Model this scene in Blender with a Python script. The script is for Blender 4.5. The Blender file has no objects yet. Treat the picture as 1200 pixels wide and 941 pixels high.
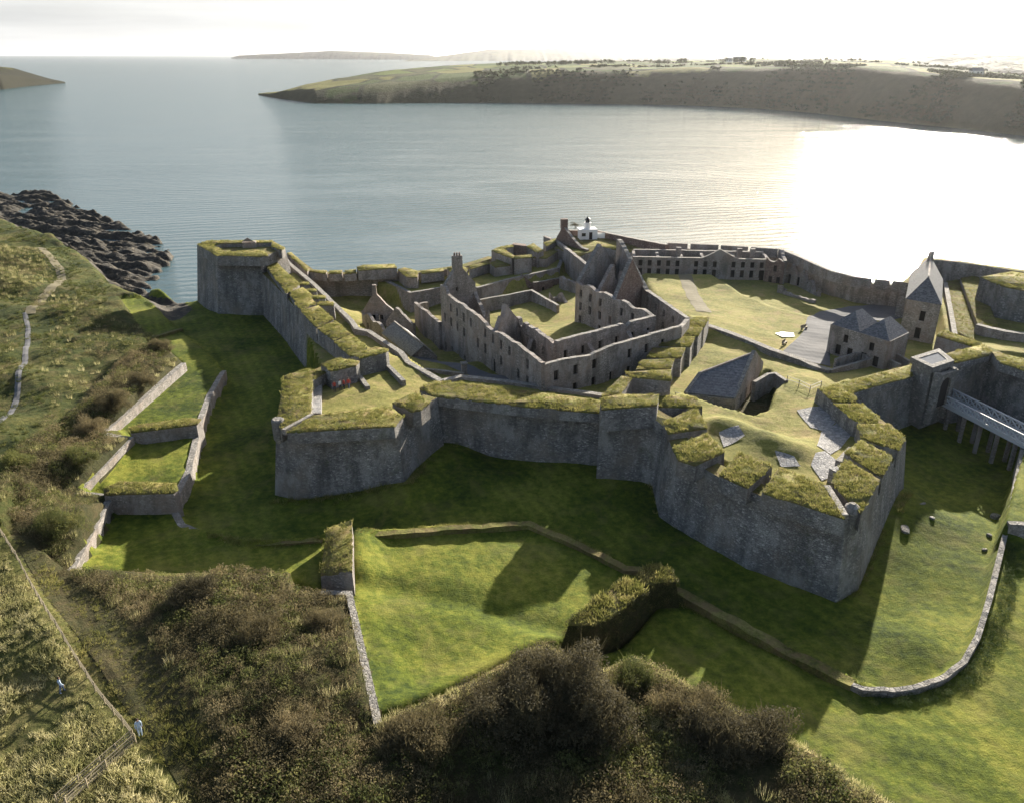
import bpy, bmesh, math, random
import numpy as np
from mathutils import Vector, noise as mnoise

rng = np.random.default_rng(7)
random.seed(7)
R = math.radians
scene = bpy.context.scene
COL = scene.collection

# ------------------------------------------------------------------ camera
F_PX, HORIZON, CAM_H = 941.0, 64.0, 57.0
PITCH = math.atan((470.5 - HORIZON) / F_PX)
cam_data = bpy.data.cameras.new("camera")
cam_data.sensor_width = 36.0
cam_data.lens = 36.0 * F_PX / 1200.0
cam_data.clip_start = 0.5
cam_data.clip_end = 120000.0
cam = bpy.data.objects.new("camera", cam_data)
cam.location = (0, 0, CAM_H)
cam.rotation_euler = (R(90) - PITCH, 0, 0)
COL.objects.link(cam)
scene.camera = cam


def S(u, v, z=0.0):
    """Survey: the place at height z that is seen at photo position (u, v)."""
    a = (u - 600.0) / F_PX
    b = (470.5 - v) / F_PX
    dx, dy, dz = a, math.cos(PITCH) + b * math.sin(PITCH), -math.sin(PITCH) + b * math.cos(PITCH)
    t = (z - CAM_H) / dz
    return Vector((dx * t, dy * t, z))


def SL(pts, z=None):
    out = []
    for p in pts:
        q = S(p[0], p[1], p[2] if len(p) > 2 else z)
        if len(p) > 3:                       # seen at height p[2], ground there at p[3]
            q.z = p[3]
        out.append(q)
    return out


# ------------------------------------------------------------------ object helpers
def link(o, parent=None):
    COL.objects.link(o)
    if parent is not None:
        o.parent = parent
        if o.get('_world'):
            top = parent
            off = Vector((0, 0, 0))
            while top is not None:
                off += top.location
                top = top.parent
            o.location = -off
    return o


def tag(o, label=None, cat=None, group=None, kind=None):
    if label:
        o['label'] = label
    if cat:
        o['category'] = cat
    if group:
        o['group'] = group
    if kind:
        o['kind'] = kind
    return o


def thing(name, loc, label, cat, group=None):
    o = bpy.data.objects.new(name, None)
    o.empty_display_size = 0.5
    o.location = loc
    COL.objects.link(o)
    return tag(o, label, cat, group)


class MB:
    """Collects polygons; build() links them as ONE mesh object (coordinates in world metres)."""

    def __init__(self):
        self.v, self.f, self.mi = [], [], []

    def add(self, verts, faces, mi=0):
        n = len(self.v)
        self.v.extend([tuple(p) for p in verts])
        self.f.extend([tuple(i + n for i in f) for f in faces])
        self.mi.extend([mi] * len(faces))

    def quad(self, a, b, c, d, mi=0):
        self.add([a, b, c, d], [(0, 1, 2, 3)], mi)

    def poly(self, pts, mi=0):
        self.add(pts, [tuple(range(len(pts)))], mi)

    def box(self, c, size, rz=0.0, mi=0, taper=1.0):
        x, y, z = size[0] / 2, size[1] / 2, size[2]
        cs, sn = math.cos(rz), math.sin(rz)
        vs = []
        for k, zz in ((1.0, 0.0), (taper, z)):
            for px, py in ((-x, -y), (x, -y), (x, y), (-x, y)):
                px *= k
                py *= k
                vs.append((c[0] + px * cs - py * sn, c[1] + px * sn + py * cs, c[2] + zz))
        self.add(vs, [(3, 2, 1, 0), (4, 5, 6, 7), (0, 1, 5, 4), (1, 2, 6, 5), (2, 3, 7, 6), (3, 0, 4, 7)], mi)

    def prism(self, top, zb, mi_side=0, mi_top=0, grow=0.0, bottom=False):
        """top: list of 3-D points (any order); walls drop to zb, spreading outwards by grow metres."""
        top = ccw(top)
        n = len(top)
        nor = outward(top)
        low = [Vector((p.x + m.x * grow, p.y + m.y * grow, zb if not callable(zb) else zb(p))) for p, m in zip(top, nor)]
        for i in range(n):
            j = (i + 1) % n
            self.quad(low[i], low[j], top[j], top[i], mi_side)
        if mi_top is not None:
            self.poly(top, mi_top)
        if bottom:
            self.poly(low[::-1], mi_side)

    def bar(self, a, b, w, h=None, mi=0):
        """square bar from a to b"""
        a, b = Vector(a), Vector(b)
        h = h or w
        d = (b - a).normalized()
        up = Vector((0, 0, 1)) if abs(d.z) < 0.95 else Vector((1, 0, 0))
        s = d.cross(up).normalized() * (w / 2)
        t = s.cross(d).normalized() * (h / 2)
        vs = []
        for p in (a, b):
            vs += [p - s - t, p + s - t, p + s + t, p - s + t]
        self.add(vs, [(3, 2, 1, 0), (4, 5, 6, 7), (0, 1, 5, 4), (1, 2, 6, 5), (2, 3, 7, 6), (3, 0, 4, 7)], mi)

    def lathe(self, c, prof, n=16, mi=0):
        """prof: list of (radius, z) from the bottom up"""
        vs = []
        for r, z in prof:
            for k in range(n):
                a = 2 * math.pi * k / n
                vs.append((c[0] + r * math.cos(a), c[1] + r * math.sin(a), c[2] + z))
        fs = []
        for i in range(len(prof) - 1):
            for k in range(n):
                fs.append((i * n + k, i * n + (k + 1) % n, (i + 1) * n + (k + 1) % n, (i + 1) * n + k))
        fs.append(tuple(range(n))[::-1])
        fs.append(tuple(range((len(prof) - 1) * n, len(prof) * n)))
        self.add(vs, fs, mi)

    def build(self, name, mats, parent=None, smooth=False):
        me = bpy.data.meshes.new(name)
        me.from_pydata(self.v, [], self.f)
        for m in (mats if isinstance(mats, (list, tuple)) else [mats]):
            me.materials.append(m)
        me.polygons.foreach_set("material_index", self.mi)
        if smooth:
            me.polygons.foreach_set("use_smooth", [True] * len(self.f))
        me.update()
        o = bpy.data.objects.new(name, me)
        o['_world'] = 1
        link(o, parent)
        del o['_world']
        return o


def array_mesh(name, verts, faces, mats, parent=None, smooth=False, mi=None):
    """fast mesh from numpy arrays; faces (n,3) or (n,4)"""
    me = bpy.data.meshes.new(name)
    nv, nf, k = len(verts), len(faces), faces.shape[1]
    me.vertices.add(nv)
    me.vertices.foreach_set("co", np.ascontiguousarray(verts, np.float32).ravel())
    me.loops.add(nf * k)
    me.loops.foreach_set("vertex_index", np.ascontiguousarray(faces, np.int32).ravel())
    me.polygons.add(nf)
    me.polygons.foreach_set("loop_start", np.arange(nf, dtype=np.int32) * k)
    me.polygons.foreach_set("loop_total", np.full(nf, k, np.int32))
    if smooth:
        me.polygons.foreach_set("use_smooth", np.ones(nf, bool))
    if mi is not None:
        me.polygons.foreach_set("material_index", np.ascontiguousarray(mi, np.int32))
    for m in (mats if isinstance(mats, (list, tuple)) else [mats]):
        me.materials.append(m)
    me.update(calc_edges=True)
    me.validate()
    o = bpy.data.objects.new(name, me)
    o['_world'] = 1
    link(o, parent)
    del o['_world']
    return o


def area2(p):
    return sum(p[i].x * p[(i + 1) % len(p)].y - p[(i + 1) % len(p)].x * p[i].y for i in range(len(p)))


def ccw(p):
    p = [Vector(q) for q in p]
    return p if area2(p) > 0 else p[::-1]


def outward(p):
    """mitred outward normals of a counter-clockwise ring"""
    n = len(p)
    out = []
    for i in range(n):
        a, b, c = p[i - 1], p[i], p[(i + 1) % n]
        d1 = (b - a).to_2d()
        d2 = (c - b).to_2d()
        d1 = d1.normalized() if d1.length > 1e-6 else Vector((1, 0))
        d2 = d2.normalized() if d2.length > 1e-6 else d1
        n1, n2 = Vector((d1.y, -d1.x)), Vector((d2.y, -d2.x))
        m = n1 + n2
        if m.length < 1e-4:
            m = n1
        m.normalize()
        s = 1.0 / max(0.45, m.dot(n1))
        out.append(Vector((m.x * s, m.y * s, 0)))
    return out


def side_normals(p):
    """mitred right-hand normals of an open path"""
    n = len(p)
    out = []
    for i in range(n):
        d1 = (p[i] - p[i - 1]).to_2d() if i > 0 else (p[1] - p[0]).to_2d()
        d2 = (p[i + 1] - p[i]).to_2d() if i < n - 1 else d1
        d1, d2 = d1.normalized(), d2.normalized()
        n1, n2 = Vector((d1.y, -d1.x)), Vector((d2.y, -d2.x))
        m = (n1 + n2)
        if m.length < 1e-4:
            m = n1
        m.normalize()
        s = 1.0 / max(0.45, m.dot(n1))
        out.append(Vector((m.x * s, m.y * s, 0)))
    return out


def resample(p, step):
    out = [p[0]]
    for a, b in zip(p[:-1], p[1:]):
        k = max(1, int(round((b - a).length / step)))
        for i in range(1, k + 1):
            out.append(a.lerp(b, i / k))
    return out


def nz(x, y, z=0.0):
    return mnoise.noise(Vector((x, y, z)))


# ------------------------------------------------------------------ materials
def new_mat(name):
    m = bpy.data.materials.new(name)
    m.use_nodes = True
    nt = m.node_tree
    nt.nodes.clear()
    out = nt.nodes.new('ShaderNodeOutputMaterial')
    b = nt.nodes.new('ShaderNodeBsdfPrincipled')
    nt.links.new(b.outputs[0], out.inputs['Surface'])
    return m, nt, b


class NT:
    def __init__(self, nt):
        self.nt = nt
        g = nt.nodes.new('ShaderNodeNewGeometry')
        self.pos = g.outputs['Position']
        self.nor = g.outputs['Normal']

    def n(self, kind, **kw):
        x = self.nt.nodes.new(kind)
        for k, v in kw.items():
            if k.startswith('_'):
                x.inputs[k[1:].replace('_', ' ')].default_value = v
            else:
                setattr(x, k, v)
        return x

    def l(self, a, b):
        self.nt.links.new(a, b)

    def scaled(self, sx, sy, sz):
        m = self.n('ShaderNodeVectorMath', operation='MULTIPLY')
        self.l(self.pos, m.inputs[0])
        m.inputs[1].default_value = (sx, sy, sz)
        return m.outputs[0]

    def noise(self, scale, detail=4, rough=0.55, vec=None, dist=0.0):
        t = self.n('ShaderNodeTexNoise', _Scale=scale, _Detail=detail, _Roughness=rough, _Distortion=dist)
        self.l(vec if vec is not None else self.pos, t.inputs['Vector'])
        return t.outputs['Fac']

    def voro(self, scale, vec=None, feature='F1', out='Color', rand=1.0):
        t = self.n('ShaderNodeTexVoronoi', feature=feature, _Scale=scale, _Randomness=rand)
        self.l(vec if vec is not None else self.pos, t.inputs['Vector'])
        return t.outputs[out]

    def ramp(self, fac, stops, interp='LINEAR'):
        r = self.n('ShaderNodeValToRGB')
        r.color_ramp.interpolation = interp
        e = r.color_ramp.elements
        while len(e) < len(stops):
            e.new(0.5)
        for k, (p, c) in enumerate(stops):
            e[k].position = p
            e[k].color = (*c, 1) if len(c) == 3 else c
        self.l(fac, r.inputs[0])
        return r.outputs[0]

    def step(self, fac, a, b):
        """0..1 between a and b"""
        r = self.n('ShaderNodeMapRange')
        r.inputs['From Min'].default_value = a
        r.inputs['From Max'].default_value = b
        self.l(fac, r.inputs[0])
        return r.outputs[0]

    def mix(self, fac, a, b, mode='MIX'):
        m = self.n('ShaderNodeMix', data_type='RGBA', blend_type=mode)
        for s, x in ((m.inputs[0], fac), (m.inputs[6], a), (m.inputs[7], b)):
            if hasattr(x, 'is_linked') or hasattr(x, 'links'):
                self.l(x, s)
            elif isinstance(x, (int, float)):
                s.default_value = x
            else:
                s.default_value = (*x, 1)
        return m.outputs[2]

    def math(self, op, a, b=None):
        m = self.n('ShaderNodeMath', operation=op)
        for s, x in ((m.inputs[0], a), (m.inputs[1], b)):
            if x is None:
                continue
            if isinstance(x, (int, float)):
                s.default_value = x
            else:
                self.l(x, s)
        return m.outputs[0]

    def bump(self, height, strength, dist, prev=None):
        b = self.n('ShaderNodeBump', _Strength=strength, _Distance=dist)
        self.l(height, b.inputs['Height'])
        if prev is not None:
            self.l(prev, b.inputs['Normal'])
        return b.outputs[0]


def stone_mat(name, cols, cell=2.0, moss=0.25, pale=0.35, rough=0.93, streak=0.6, blotch=0.55, patch=None):
    m, nt, b = new_mat(name)
    t = NT(nt)
    vec = t.scaled(1, 1, 1.7)
    wob = t.n('ShaderNodeVectorMath', operation='ADD')
    nn = t.n('ShaderNodeTexNoise', _Scale=1.4, _Detail=3)
    t.l(vec, nn.inputs['Vector'])
    t.l(vec, wob.inputs[0])
    sc = t.n('ShaderNodeVectorMath', operation='SCALE', _Scale=0.35)
    t.l(nn.outputs['Color'], sc.inputs[0])
    t.l(sc.outputs[0], wob.inputs[1])
    cell_rgb = t.voro(cell, wob.outputs[0])
    edge = t.voro(cell, wob.outputs[0], 'DISTANCE_TO_EDGE', 'Distance')
    cr = t.n('ShaderNodeSeparateColor')
    t.l(cell_rgb, cr.inputs[0])
    c = t.ramp(cr.outputs[0], [(0.0, cols[0]), (0.45, cols[1]), (0.8, cols[2]), (1.0, cols[3])])
    joint = t.step(edge, 0.0, 0.07)
    c = t.mix(joint, tuple(x * 0.55 for x in cols[1]), c)
    # broad weathering with a shape of its own: rain streaks, damp patches, pale lichen, moss
    st = t.noise(1.0, 5, 0.6, t.scaled(0.55, 0.55, 0.09))
    c = t.mix(t.math('MULTIPLY', t.step(st, 0.42, 0.7), streak), c, tuple(x * 0.42 for x in cols[1]))
    big = t.noise(0.16, 5, 0.65)
    c = t.mix(t.math('MULTIPLY', t.step(big, 0.46, 0.68), blotch), c, cols[4])
    if patch is not None:                      # remains of old lime render
        pn = t.noise(0.33, 6, 0.7, t.scaled(1, 1, 0.6))
        c = t.mix(t.math('MULTIPLY', t.step(pn, 0.5, 0.62), 0.6), c, patch)
    li = t.noise(3.1, 6, 0.75)
    lp = t.noise(0.21, 4, 0.6)
    c = t.mix(t.math('MULTIPLY', t.math('MULTIPLY', t.step(li, 0.55, 0.66), t.step(lp, 0.4, 0.62)), pale), c, (0.5, 0.49, 0.45))
    mo = t.noise(0.6, 6, 0.7)
    c = t.mix(t.math('MULTIPLY', t.step(mo, 0.56, 0.66), moss), c, (0.085, 0.1, 0.035))
    t.l(c, b.inputs['Base Color'])
    b.inputs['Roughness'].default_value = rough
    fine = t.noise(9, 5, 0.7)
    h = t.math('ADD', t.math('MULTIPLY', t.step(edge, 0.0, 0.12), 1.0), t.math('MULTIPLY', fine, 0.7))
    n1 = t.bump(h, 0.9, 0.09)
    t.l(n1, b.inputs['Normal'])
    return m


M = {}
M['scarp'] = stone_mat('scarp_masonry', [(0.14, 0.134, 0.134), (0.22, 0.21, 0.206), (0.31, 0.298, 0.285), (0.48, 0.46, 0.43), (0.28, 0.235, 0.19)], 3.0, 0.3, 0.55, streak=1.0, blotch=0.75, patch=(0.38, 0.365, 0.34))
M['ruin'] = stone_mat('ruin_masonry', [(0.19, 0.17, 0.155), (0.31, 0.28, 0.255), (0.4, 0.362, 0.33), (0.52, 0.47, 0.43), (0.38, 0.29, 0.235)], 3.4, 0.06, 0.3, streak=0.95, blotch=0.7, patch=(0.44, 0.4, 0.38))
M['coping'] = stone_mat('coping_stone', [(0.17, 0.16, 0.145), (0.25, 0.235, 0.215), (0.31, 0.29, 0.265), (0.4, 0.375, 0.345), (0.24, 0.21, 0.17)], 2.2, 0.15, 0.3, streak=0.3)
M['dressed'] = stone_mat('dressed_stone', [(0.17, 0.16, 0.15), (0.23, 0.22, 0.205), (0.28, 0.265, 0.245), (0.38, 0.36, 0.33), (0.24, 0.21, 0.17)], 1.6, 0.12, 0.2, streak=0.7)
M['brick'] = stone_mat('reddish_masonry', [(0.15, 0.1, 0.085), (0.24, 0.16, 0.13), (0.3, 0.21, 0.17), (0.36, 0.3, 0.26), (0.22, 0.16, 0.13)], 2.6, 0.1, 0.2, streak=0.6)


def grass_mat(name, c0, c1, c2, scale=1.0, mow=0.0, mowdir=(1, 0, 0), bump=0.5, bumpd=0.12, dry=None, dry_amt=0.4, dry_lo=0.5):
    m, nt, b = new_mat(name)
    t = NT(nt)
    a = t.noise(0.09 * scale, 5, 0.6)
    f = t.noise(1.3 * scale, 6, 0.7)
    c = t.ramp(t.math('ADD', t.math('MULTIPLY', a, 0.55), t.math('MULTIPLY', f, 0.45)), [(0.38, c0), (0.5, c1), (0.61, c2)])
    if dry is not None:
        d = t.noise(0.23 * scale, 5, 0.65, dist=0.6)
        c = t.mix(t.math('MULTIPLY', t.step(d, dry_lo, dry_lo + 0.2), dry_amt), c, dry)
    if mow:
        w = t.n('ShaderNodeTexWave', wave_type='BANDS', bands_direction='X', _Scale=0.16, _Distortion=1.6, _Detail=2.0)
        r = t.n('ShaderNodeVectorRotate', rotation_type='Z_AXIS')
        r.inputs['Angle'].default_value = math.atan2(mowdir[1], mowdir[0])
        t.l(t.pos, r.inputs['Vector'])
        t.l(r.outputs[0], w.inputs['Vector'])
        w.inputs['Detail Scale'].default_value = 0.6
        c = t.mix(t.math('MULTIPLY', w.outputs['Fac'], mow), c, tuple(x * 0.6 for x in c0))
    fine = t.noise(7.0, 5, 0.75)
    c = t.mix(t.math('MULTIPLY', t.step(fine, 0.5, 0.72), 0.45), c, tuple(x * 0.5 for x in c0))
    t.l(c, b.inputs['Base Color'])
    b.inputs['Roughness'].default_value = 0.95
    b.inputs['Specular IOR Level'].default_value = 0.15
    h = t.math('ADD', t.noise(5.0, 5, 0.75), t.math('MULTIPLY', t.noise(0.9, 4, 0.6), 1.4))
    t.l(t.bump(h, bump, bumpd), b.inputs['Normal'])
    return m


def leaf_mat(name, c0, c1, c2, trans=0.35, scale=0.7):
    m, nt, b = new_mat(name)
    t = NT(nt)
    f = t.math('ADD', t.math('MULTIPLY', t.noise(scale, 4, 0.6), 0.6), t.math('MULTIPLY', t.noise(9.0, 2, 0.5), 0.4))
    c = t.ramp(f, [(0.34, c0), (0.5, c1), (0.64, c2)])
    t.l(c, b.inputs['Base Color'])
    b.inputs['Roughness'].default_value = 0.8
    b.inputs['Specular IOR Level'].default_value = 0.25
    if trans:
        tr = t.n('ShaderNodeBsdfTranslucent')
        t.l(c, tr.inputs['Color'])
        mx = t.n('ShaderNodeMixShader')
        mx.inputs[0].default_value = trans
        out = [x for x in nt.nodes if x.type == 'OUTPUT_MATERIAL'][0]
        t.l(b.outputs[0], mx.inputs[1])
        t.l(tr.outputs[0], mx.inputs[2])
        t.l(mx.outputs[0], out.inputs['Surface'])
    return m


M['turf'] = grass_mat('turf_rough', (0.07, 0.078, 0.02), (0.17, 0.175, 0.045), (0.3, 0.265, 0.095), 2.2, bump=1.0, bumpd=0.3, dry=(0.2, 0.14, 0.075), dry_amt=0.8, dry_lo=0.42)
M['blade'] = leaf_mat('grass_blades', (0.1, 0.112, 0.028), (0.23, 0.225, 0.065), (0.42, 0.36, 0.15), 0.45, 0.8)
M['tussock'] = leaf_mat('tussock_blades', (0.13, 0.15, 0.045), (0.42, 0.39, 0.18), (0.7, 0.62, 0.38), 0.5, 0.6)
M['scrub'] = leaf_mat('scrub_leaves', (0.05, 0.043, 0.022), (0.125, 0.105, 0.055), (0.25, 0.205, 0.105), 0.45, 0.6)
M['gorse'] = leaf_mat('gorse_leaves', (0.045, 0.06, 0.018), (0.115, 0.125, 0.04), (0.22, 0.2, 0.075), 0.45, 0.6)
M['reed'] = leaf_mat('dry_brush', (0.1, 0.083, 0.042), (0.21, 0.17, 0.09), (0.33, 0.265, 0.145), 0.4, 0.6)
M['bushdark'] = leaf_mat('dark_bush_leaves', (0.034, 0.031, 0.018), (0.08, 0.07, 0.04), (0.16, 0.137, 0.075), 0.4, 0.9)
M['ivy'] = leaf_mat('ivy_leaves', (0.025, 0.045, 0.012), (0.05, 0.08, 0.02), (0.1, 0.12, 0.03), 0.3, 0.8)


def plain(name, col, rough=0.8, var=0.3, scale=3.0, bump=0.3, bumpd=0.03, spec=0.3, metal=0.0):
    m, nt, b = new_mat(name)
    t = NT(nt)
    c = t.mix(t.noise(scale, 6, 0.65), tuple(x * (1 - var) for x in col), tuple(min(1, x * (1 + var)) for x in col))
    t.l(c, b.inputs['Base Color'])
    b.inputs['Roughness'].default_value = rough
    b.inputs['Specular IOR Level'].default_value = spec
    b.inputs['Metallic'].default_value = metal
    if bump:
        t.l(t.bump(t.noise(scale * 4, 5, 0.7), bump, bumpd), b.inputs['Normal'])
    return m


M['gravel'] = plain('gravel', (0.27, 0.26, 0.26), 0.9, 0.35, 2.5, 0.6, 0.04)
M['asphalt'] = plain('asphalt', (0.13, 0.13, 0.135), 0.92, 0.3, 0.8, 0.8, 0.03, spec=0.12)
M['track'] = plain('trodden_earth', (0.15, 0.13, 0.08), 0.95, 0.3, 1.2, 0.6, 0.05)
M['flags'] = stone_mat('flagstones', [(0.22, 0.215, 0.22), (0.3, 0.295, 0.3), (0.36, 0.35, 0.34), (0.42, 0.41, 0.4), (0.25, 0.23, 0.2)], 2.2, 0.15, 0.3, streak=0.2)
M['white'] = plain('limewash', (0.78, 0.78, 0.76), 0.7, 0.06, 1.2, 0.2, 0.01)
M['black'] = plain('black_paint', (0.02, 0.02, 0.022), 0.5, 0.2, 4, 0)
M['glass'] = plain('window_glass', (0.03, 0.035, 0.04), 0.12, 0.3, 2, 0, spec=0.6)
M['door'] = plain('dark_timber', (0.035, 0.03, 0.027), 0.7, 0.3, 6, 0.3, 0.01)
M['timber'] = plain('weathered_timber', (0.3, 0.25, 0.17), 0.85, 0.3, 5, 0.3, 0.01)
M['rail'] = plain('grey_timber', (0.29, 0.29, 0.3), 0.8, 0.2, 5, 0.2, 0.01)
M['truss'] = plain('pale_painted_truss', (0.46, 0.47, 0.48), 0.7, 0.15, 5, 0)
M['iron'] = plain('painted_iron', (0.07, 0.07, 0.075), 0.6, 0.2, 6, 0)
M['rock'] = stone_mat('shore_rock', [(0.018, 0.016, 0.013), (0.035, 0.03, 0.023), (0.06, 0.05, 0.036), (0.11, 0.09, 0.06), (0.06, 0.047, 0.03)], 0.9, 0.15, 0.1, streak=0.2)
M['bark'] = plain('bark', (0.08, 0.06, 0.045), 0.9, 0.3, 5, 0.5, 0.03)


def slate_mat(name, c0, c1, rough=0.5):
    m, nt, b = new_mat(name)
    t = NT(nt)
    cell = t.voro(3.2, t.scaled(1, 1, 2.2))
    s = t.n('ShaderNodeSeparateColor')
    t.l(cell, s.inputs[0])
    c = t.mix(s.outputs[0], c0, c1)
    w = t.n('ShaderNodeTexWave', wave_type='BANDS', bands_direction='Z', _Scale=1.25)
    t.l(t.pos, w.inputs['Vector'])
    c = t.mix(t.math('MULTIPLY', t.noise(0.5, 5, 0.7), 0.5), c, tuple(x * 0.55 for x in c0))
    t.l(c, b.inputs['Base Color'])
    b.inputs['Roughness'].default_value = rough
    t.l(t.bump(t.math('ADD', w.outputs['Fac'], t.noise(4, 4)), 0.5, 0.04), b.inputs['Normal'])
    return m


M['slate'] = slate_mat('slate_roof', (0.06, 0.064, 0.075), (0.19, 0.193, 0.205), 0.55)

# ------------------------------------------------------------------ the ground
M['lawn'] = grass_mat('mown_grass', (0.03, 0.05, 0.006), (0.108, 0.135, 0.014), (0.225, 0.225, 0.034), 0.9, mow=0.2, mowdir=(0.9, -0.45, 0), bump=0.8, bumpd=0.16, dry=(0.2, 0.17, 0.056), dry_amt=0.5)
M['yard'] = grass_mat('dry_grass', (0.11, 0.115, 0.028), (0.21, 0.2, 0.052), (0.31, 0.265, 0.09), 1.2, bump=0.8, bumpd=0.16, dry=(0.34, 0.24, 0.125), dry_amt=0.6)
M['field'] = grass_mat('rough_grass', (0.06, 0.07, 0.02), (0.12, 0.125, 0.036), (0.22, 0.19, 0.075), 1.5, bump=1.0, bumpd=0.35, dry=(0.2, 0.15, 0.075), dry_amt=0.5)
M['slope'] = grass_mat('hill_grass', (0.022, 0.034, 0.008), (0.055, 0.07, 0.017), (0.125, 0.12, 0.036), 0.8, bump=1.0, bumpd=0.45, dry=(0.15, 0.115, 0.05), dry_amt=0.7)
M['heath'] = grass_mat('heath_ground', (0.035, 0.04, 0.015), (0.06, 0.06, 0.024), (0.1, 0.085, 0.04), 1.5, bump=1.0, bumpd=0.4, dry=(0.12, 0.085, 0.045), dry_amt=0.6)

SEA = -7.0
# (u, v, z) ground heights read off the photograph
BASE = [
    # ditch
    (321, 600, .5), (280, 560, .3), (250, 480, .6), (243, 420, .8), (253, 372, .8), (215, 366, -.5), (300, 400, 1.0), (350, 445, 1.2),
    (480, 575, 2.2), (520, 525, 2.6), (600, 535, 1), (700, 545, 1.4), (757, 550, 1.6), (778, 615, .3), (993, 705, .2), (900, 720, 0),
    (700, 640, .3), (500, 600, .8), (400, 610, .6), (1062, 585, 3.4), (1095, 500, 2.6), (1150, 520, 1.2), (1180, 560, 1.4), (1120, 590, 1.6), (1150, 650, 1.9),
    (1120, 760, 1.9), (1010, 795, .5), (1250, 520, 1.5),
]
# each region: vertices (u, v, z), blend width in metres outside it, ground kind, extra height samples inside
REG = []


def region(pts, blend=0.5, zone=None, inner=()):
    P3 = SL(pts)
    REG.append((P3, blend, zone, P3 + SL(inner)))


# ---- left headland and outer slopes
region([(-400, 195, -7.5), (-160, 205, -7.5), (-60, 198, -7.8), (0, 205, -7.8), (60, 220, -7.6), (125, 248, -7.4), (175, 268, -7.2), (225, 286, -7.8), (205, 318, -7.5), (184, 340, -7), (165, 352, -2), (205, 357, -2), (216, 364, -.6),
        (150, 400, 1), (60, 460, 3), (-160, 520, 6)], 5, 'rock',
       [(0, 262, -4.5), (0, 235, -6), (60, 260, -5.5), (60, 290, -3.5), (110, 300, -4), (150, 310, -5), (150, 285, -6.2), (100, 268, -6.2), (180, 300, -6.3)])
region([(-220, 262, -2), (0, 258, -1), (40, 272, -.5), (75, 290, 0), (105, 312, 0), (118, 330, 0), (138, 347, .5), (163, 350, .8), (180, 380, 2), (120, 500, 5), (0, 640, 8), (-220, 700, 9)], 6, 'slope',
       [(0, 272, -1.2), (20, 300, 3.0), (0, 320, 5.0), (30, 320, 3.6), (-60, 290, 1), (-60, 320, 5), (-150, 300, 2), (60, 325, 1.5), (60, 350, 2), (30, 372, 3), (28, 400, 4.5), (15, 450, 6), (0, 500, 7), (130, 350, 4.2), (100, 365, 4), (100, 420, 5.5),
        (160, 395, 5.5), (50, 470, 6.2), (60, 560, 7), (40, 600, 7.5), (-60, 420, 7)])
# terraces beside the ditch
region([(140, 350, 1.0), (163, 349, .6), (206, 386, 1.4), (258, 430, 2.6), (245, 436, 3), (213, 426, 3), (190, 408, 3), (160, 380, 2.5)], .8, 'lawn')
region([(206, 428, 3.2), (232, 421, 3.2), (262, 434, 3.2), (245, 463, 3.2), (234, 491, 3.2), (150, 503, 3.2), (114, 516, 3.2)], .5, 'lawn')
region([(148, 512, 3.2), (232, 494, 3.2), (222, 548, 3), (206, 576, 2.8), (122, 580, 2.8), (104, 580, 2.8)], .5, 'lawn')
region([(124, 584, 1.8), (208, 580, 1.8), (206, 600, 1.6), (214, 614, 1.5), (250, 628, 1.6), (300, 634, 1.8), (382, 632, 2.2), (376, 692, 2.6), (335, 676, 2.6), (80, 672, 2.6)], .8, 'lawn')
# scrub bank above the terraces
region([(213, 424, 4.7), (118, 509, 4.6), (152, 513, 4.6), (88, 578, 4.3), (129, 581, 3.8), (82, 668, 4.0), (60, 700, 6), (0, 640, 8), (20, 560, 7.5), (90, 470, 6), (150, 410, 5.8), (190, 403, 5.6)], .4, 'heath',
       [(60, 600, 7.2), (110, 470, 6.3), (170, 420, 6), (60, 540, 7.3)])
# near glacis, left
region([(-260, 640, 9), (40, 640, 7), (82, 668, 5), (200, 672, 4.6), (337, 672, 4.6), (345, 692, 4.6), (409, 694, 4.6), (443, 846, 5), (480, 960, 4.5), (480, 1250, 1), (-260, 1250, 2)], .5, 'heath',
       [(0, 650, 7.2), (60, 750, 6), (160, 850, 5), (0, 900, 4), (100, 930, 4), (230, 800, 6), (330, 780, 6.2), (250, 720, 6), (330, 920, 4.5), (230, 940, 4)])
region([(-260, 640, 9.0), (-8, 618, 7.6), (60, 725, 6.3), (158, 868, 5), (190, 905, 4.6), (240, 960, 4.2), (240, 1250, 1), (-260, 1250, 2)], 1.5, 'field',
       [(0, 900, 4.1), (80, 860, 4.8)])
# place of arms
region([(413, 640, 2.4), (420, 624, 2.4), (620, 613, 2.2), (735, 667, 2.2), (770, 668, 2.2), (668, 745, 2.6), (640, 752, 3.0), (443, 846, 3.4), (409, 694, 2.8), (410, 680, 2.6)], .6, 'lawn',
       [(560, 680, 2.5), (500, 740, 2.5), (620, 700, 2.2)])
# covered way, right
region([(700, 768, 1.8), (735, 758, 1.8), (790, 690, 1.8), (880, 742, 1.8), (965, 786, 2), (1012, 806, 2.4), (1070, 804, 2.6), (1130, 774, 3), (1160, 700, 3.6), (1176, 630, 4.2), (1200, 528, 5.6), (1300, 420, 6), (1500, 600, 5), (1400, 1000, 3), (1060, 960, 3.4), (850, 822, 3)], .8, 'lawn',
       [(1100, 880, 3), (900, 800, 2.2)])
region([(1178, 614, 6.0), (1192, 556, 6.4), (1204, 520, 6.8), (1400, 520, 7), (1400, 614, 6.2)], .4, 'lawn')
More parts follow.
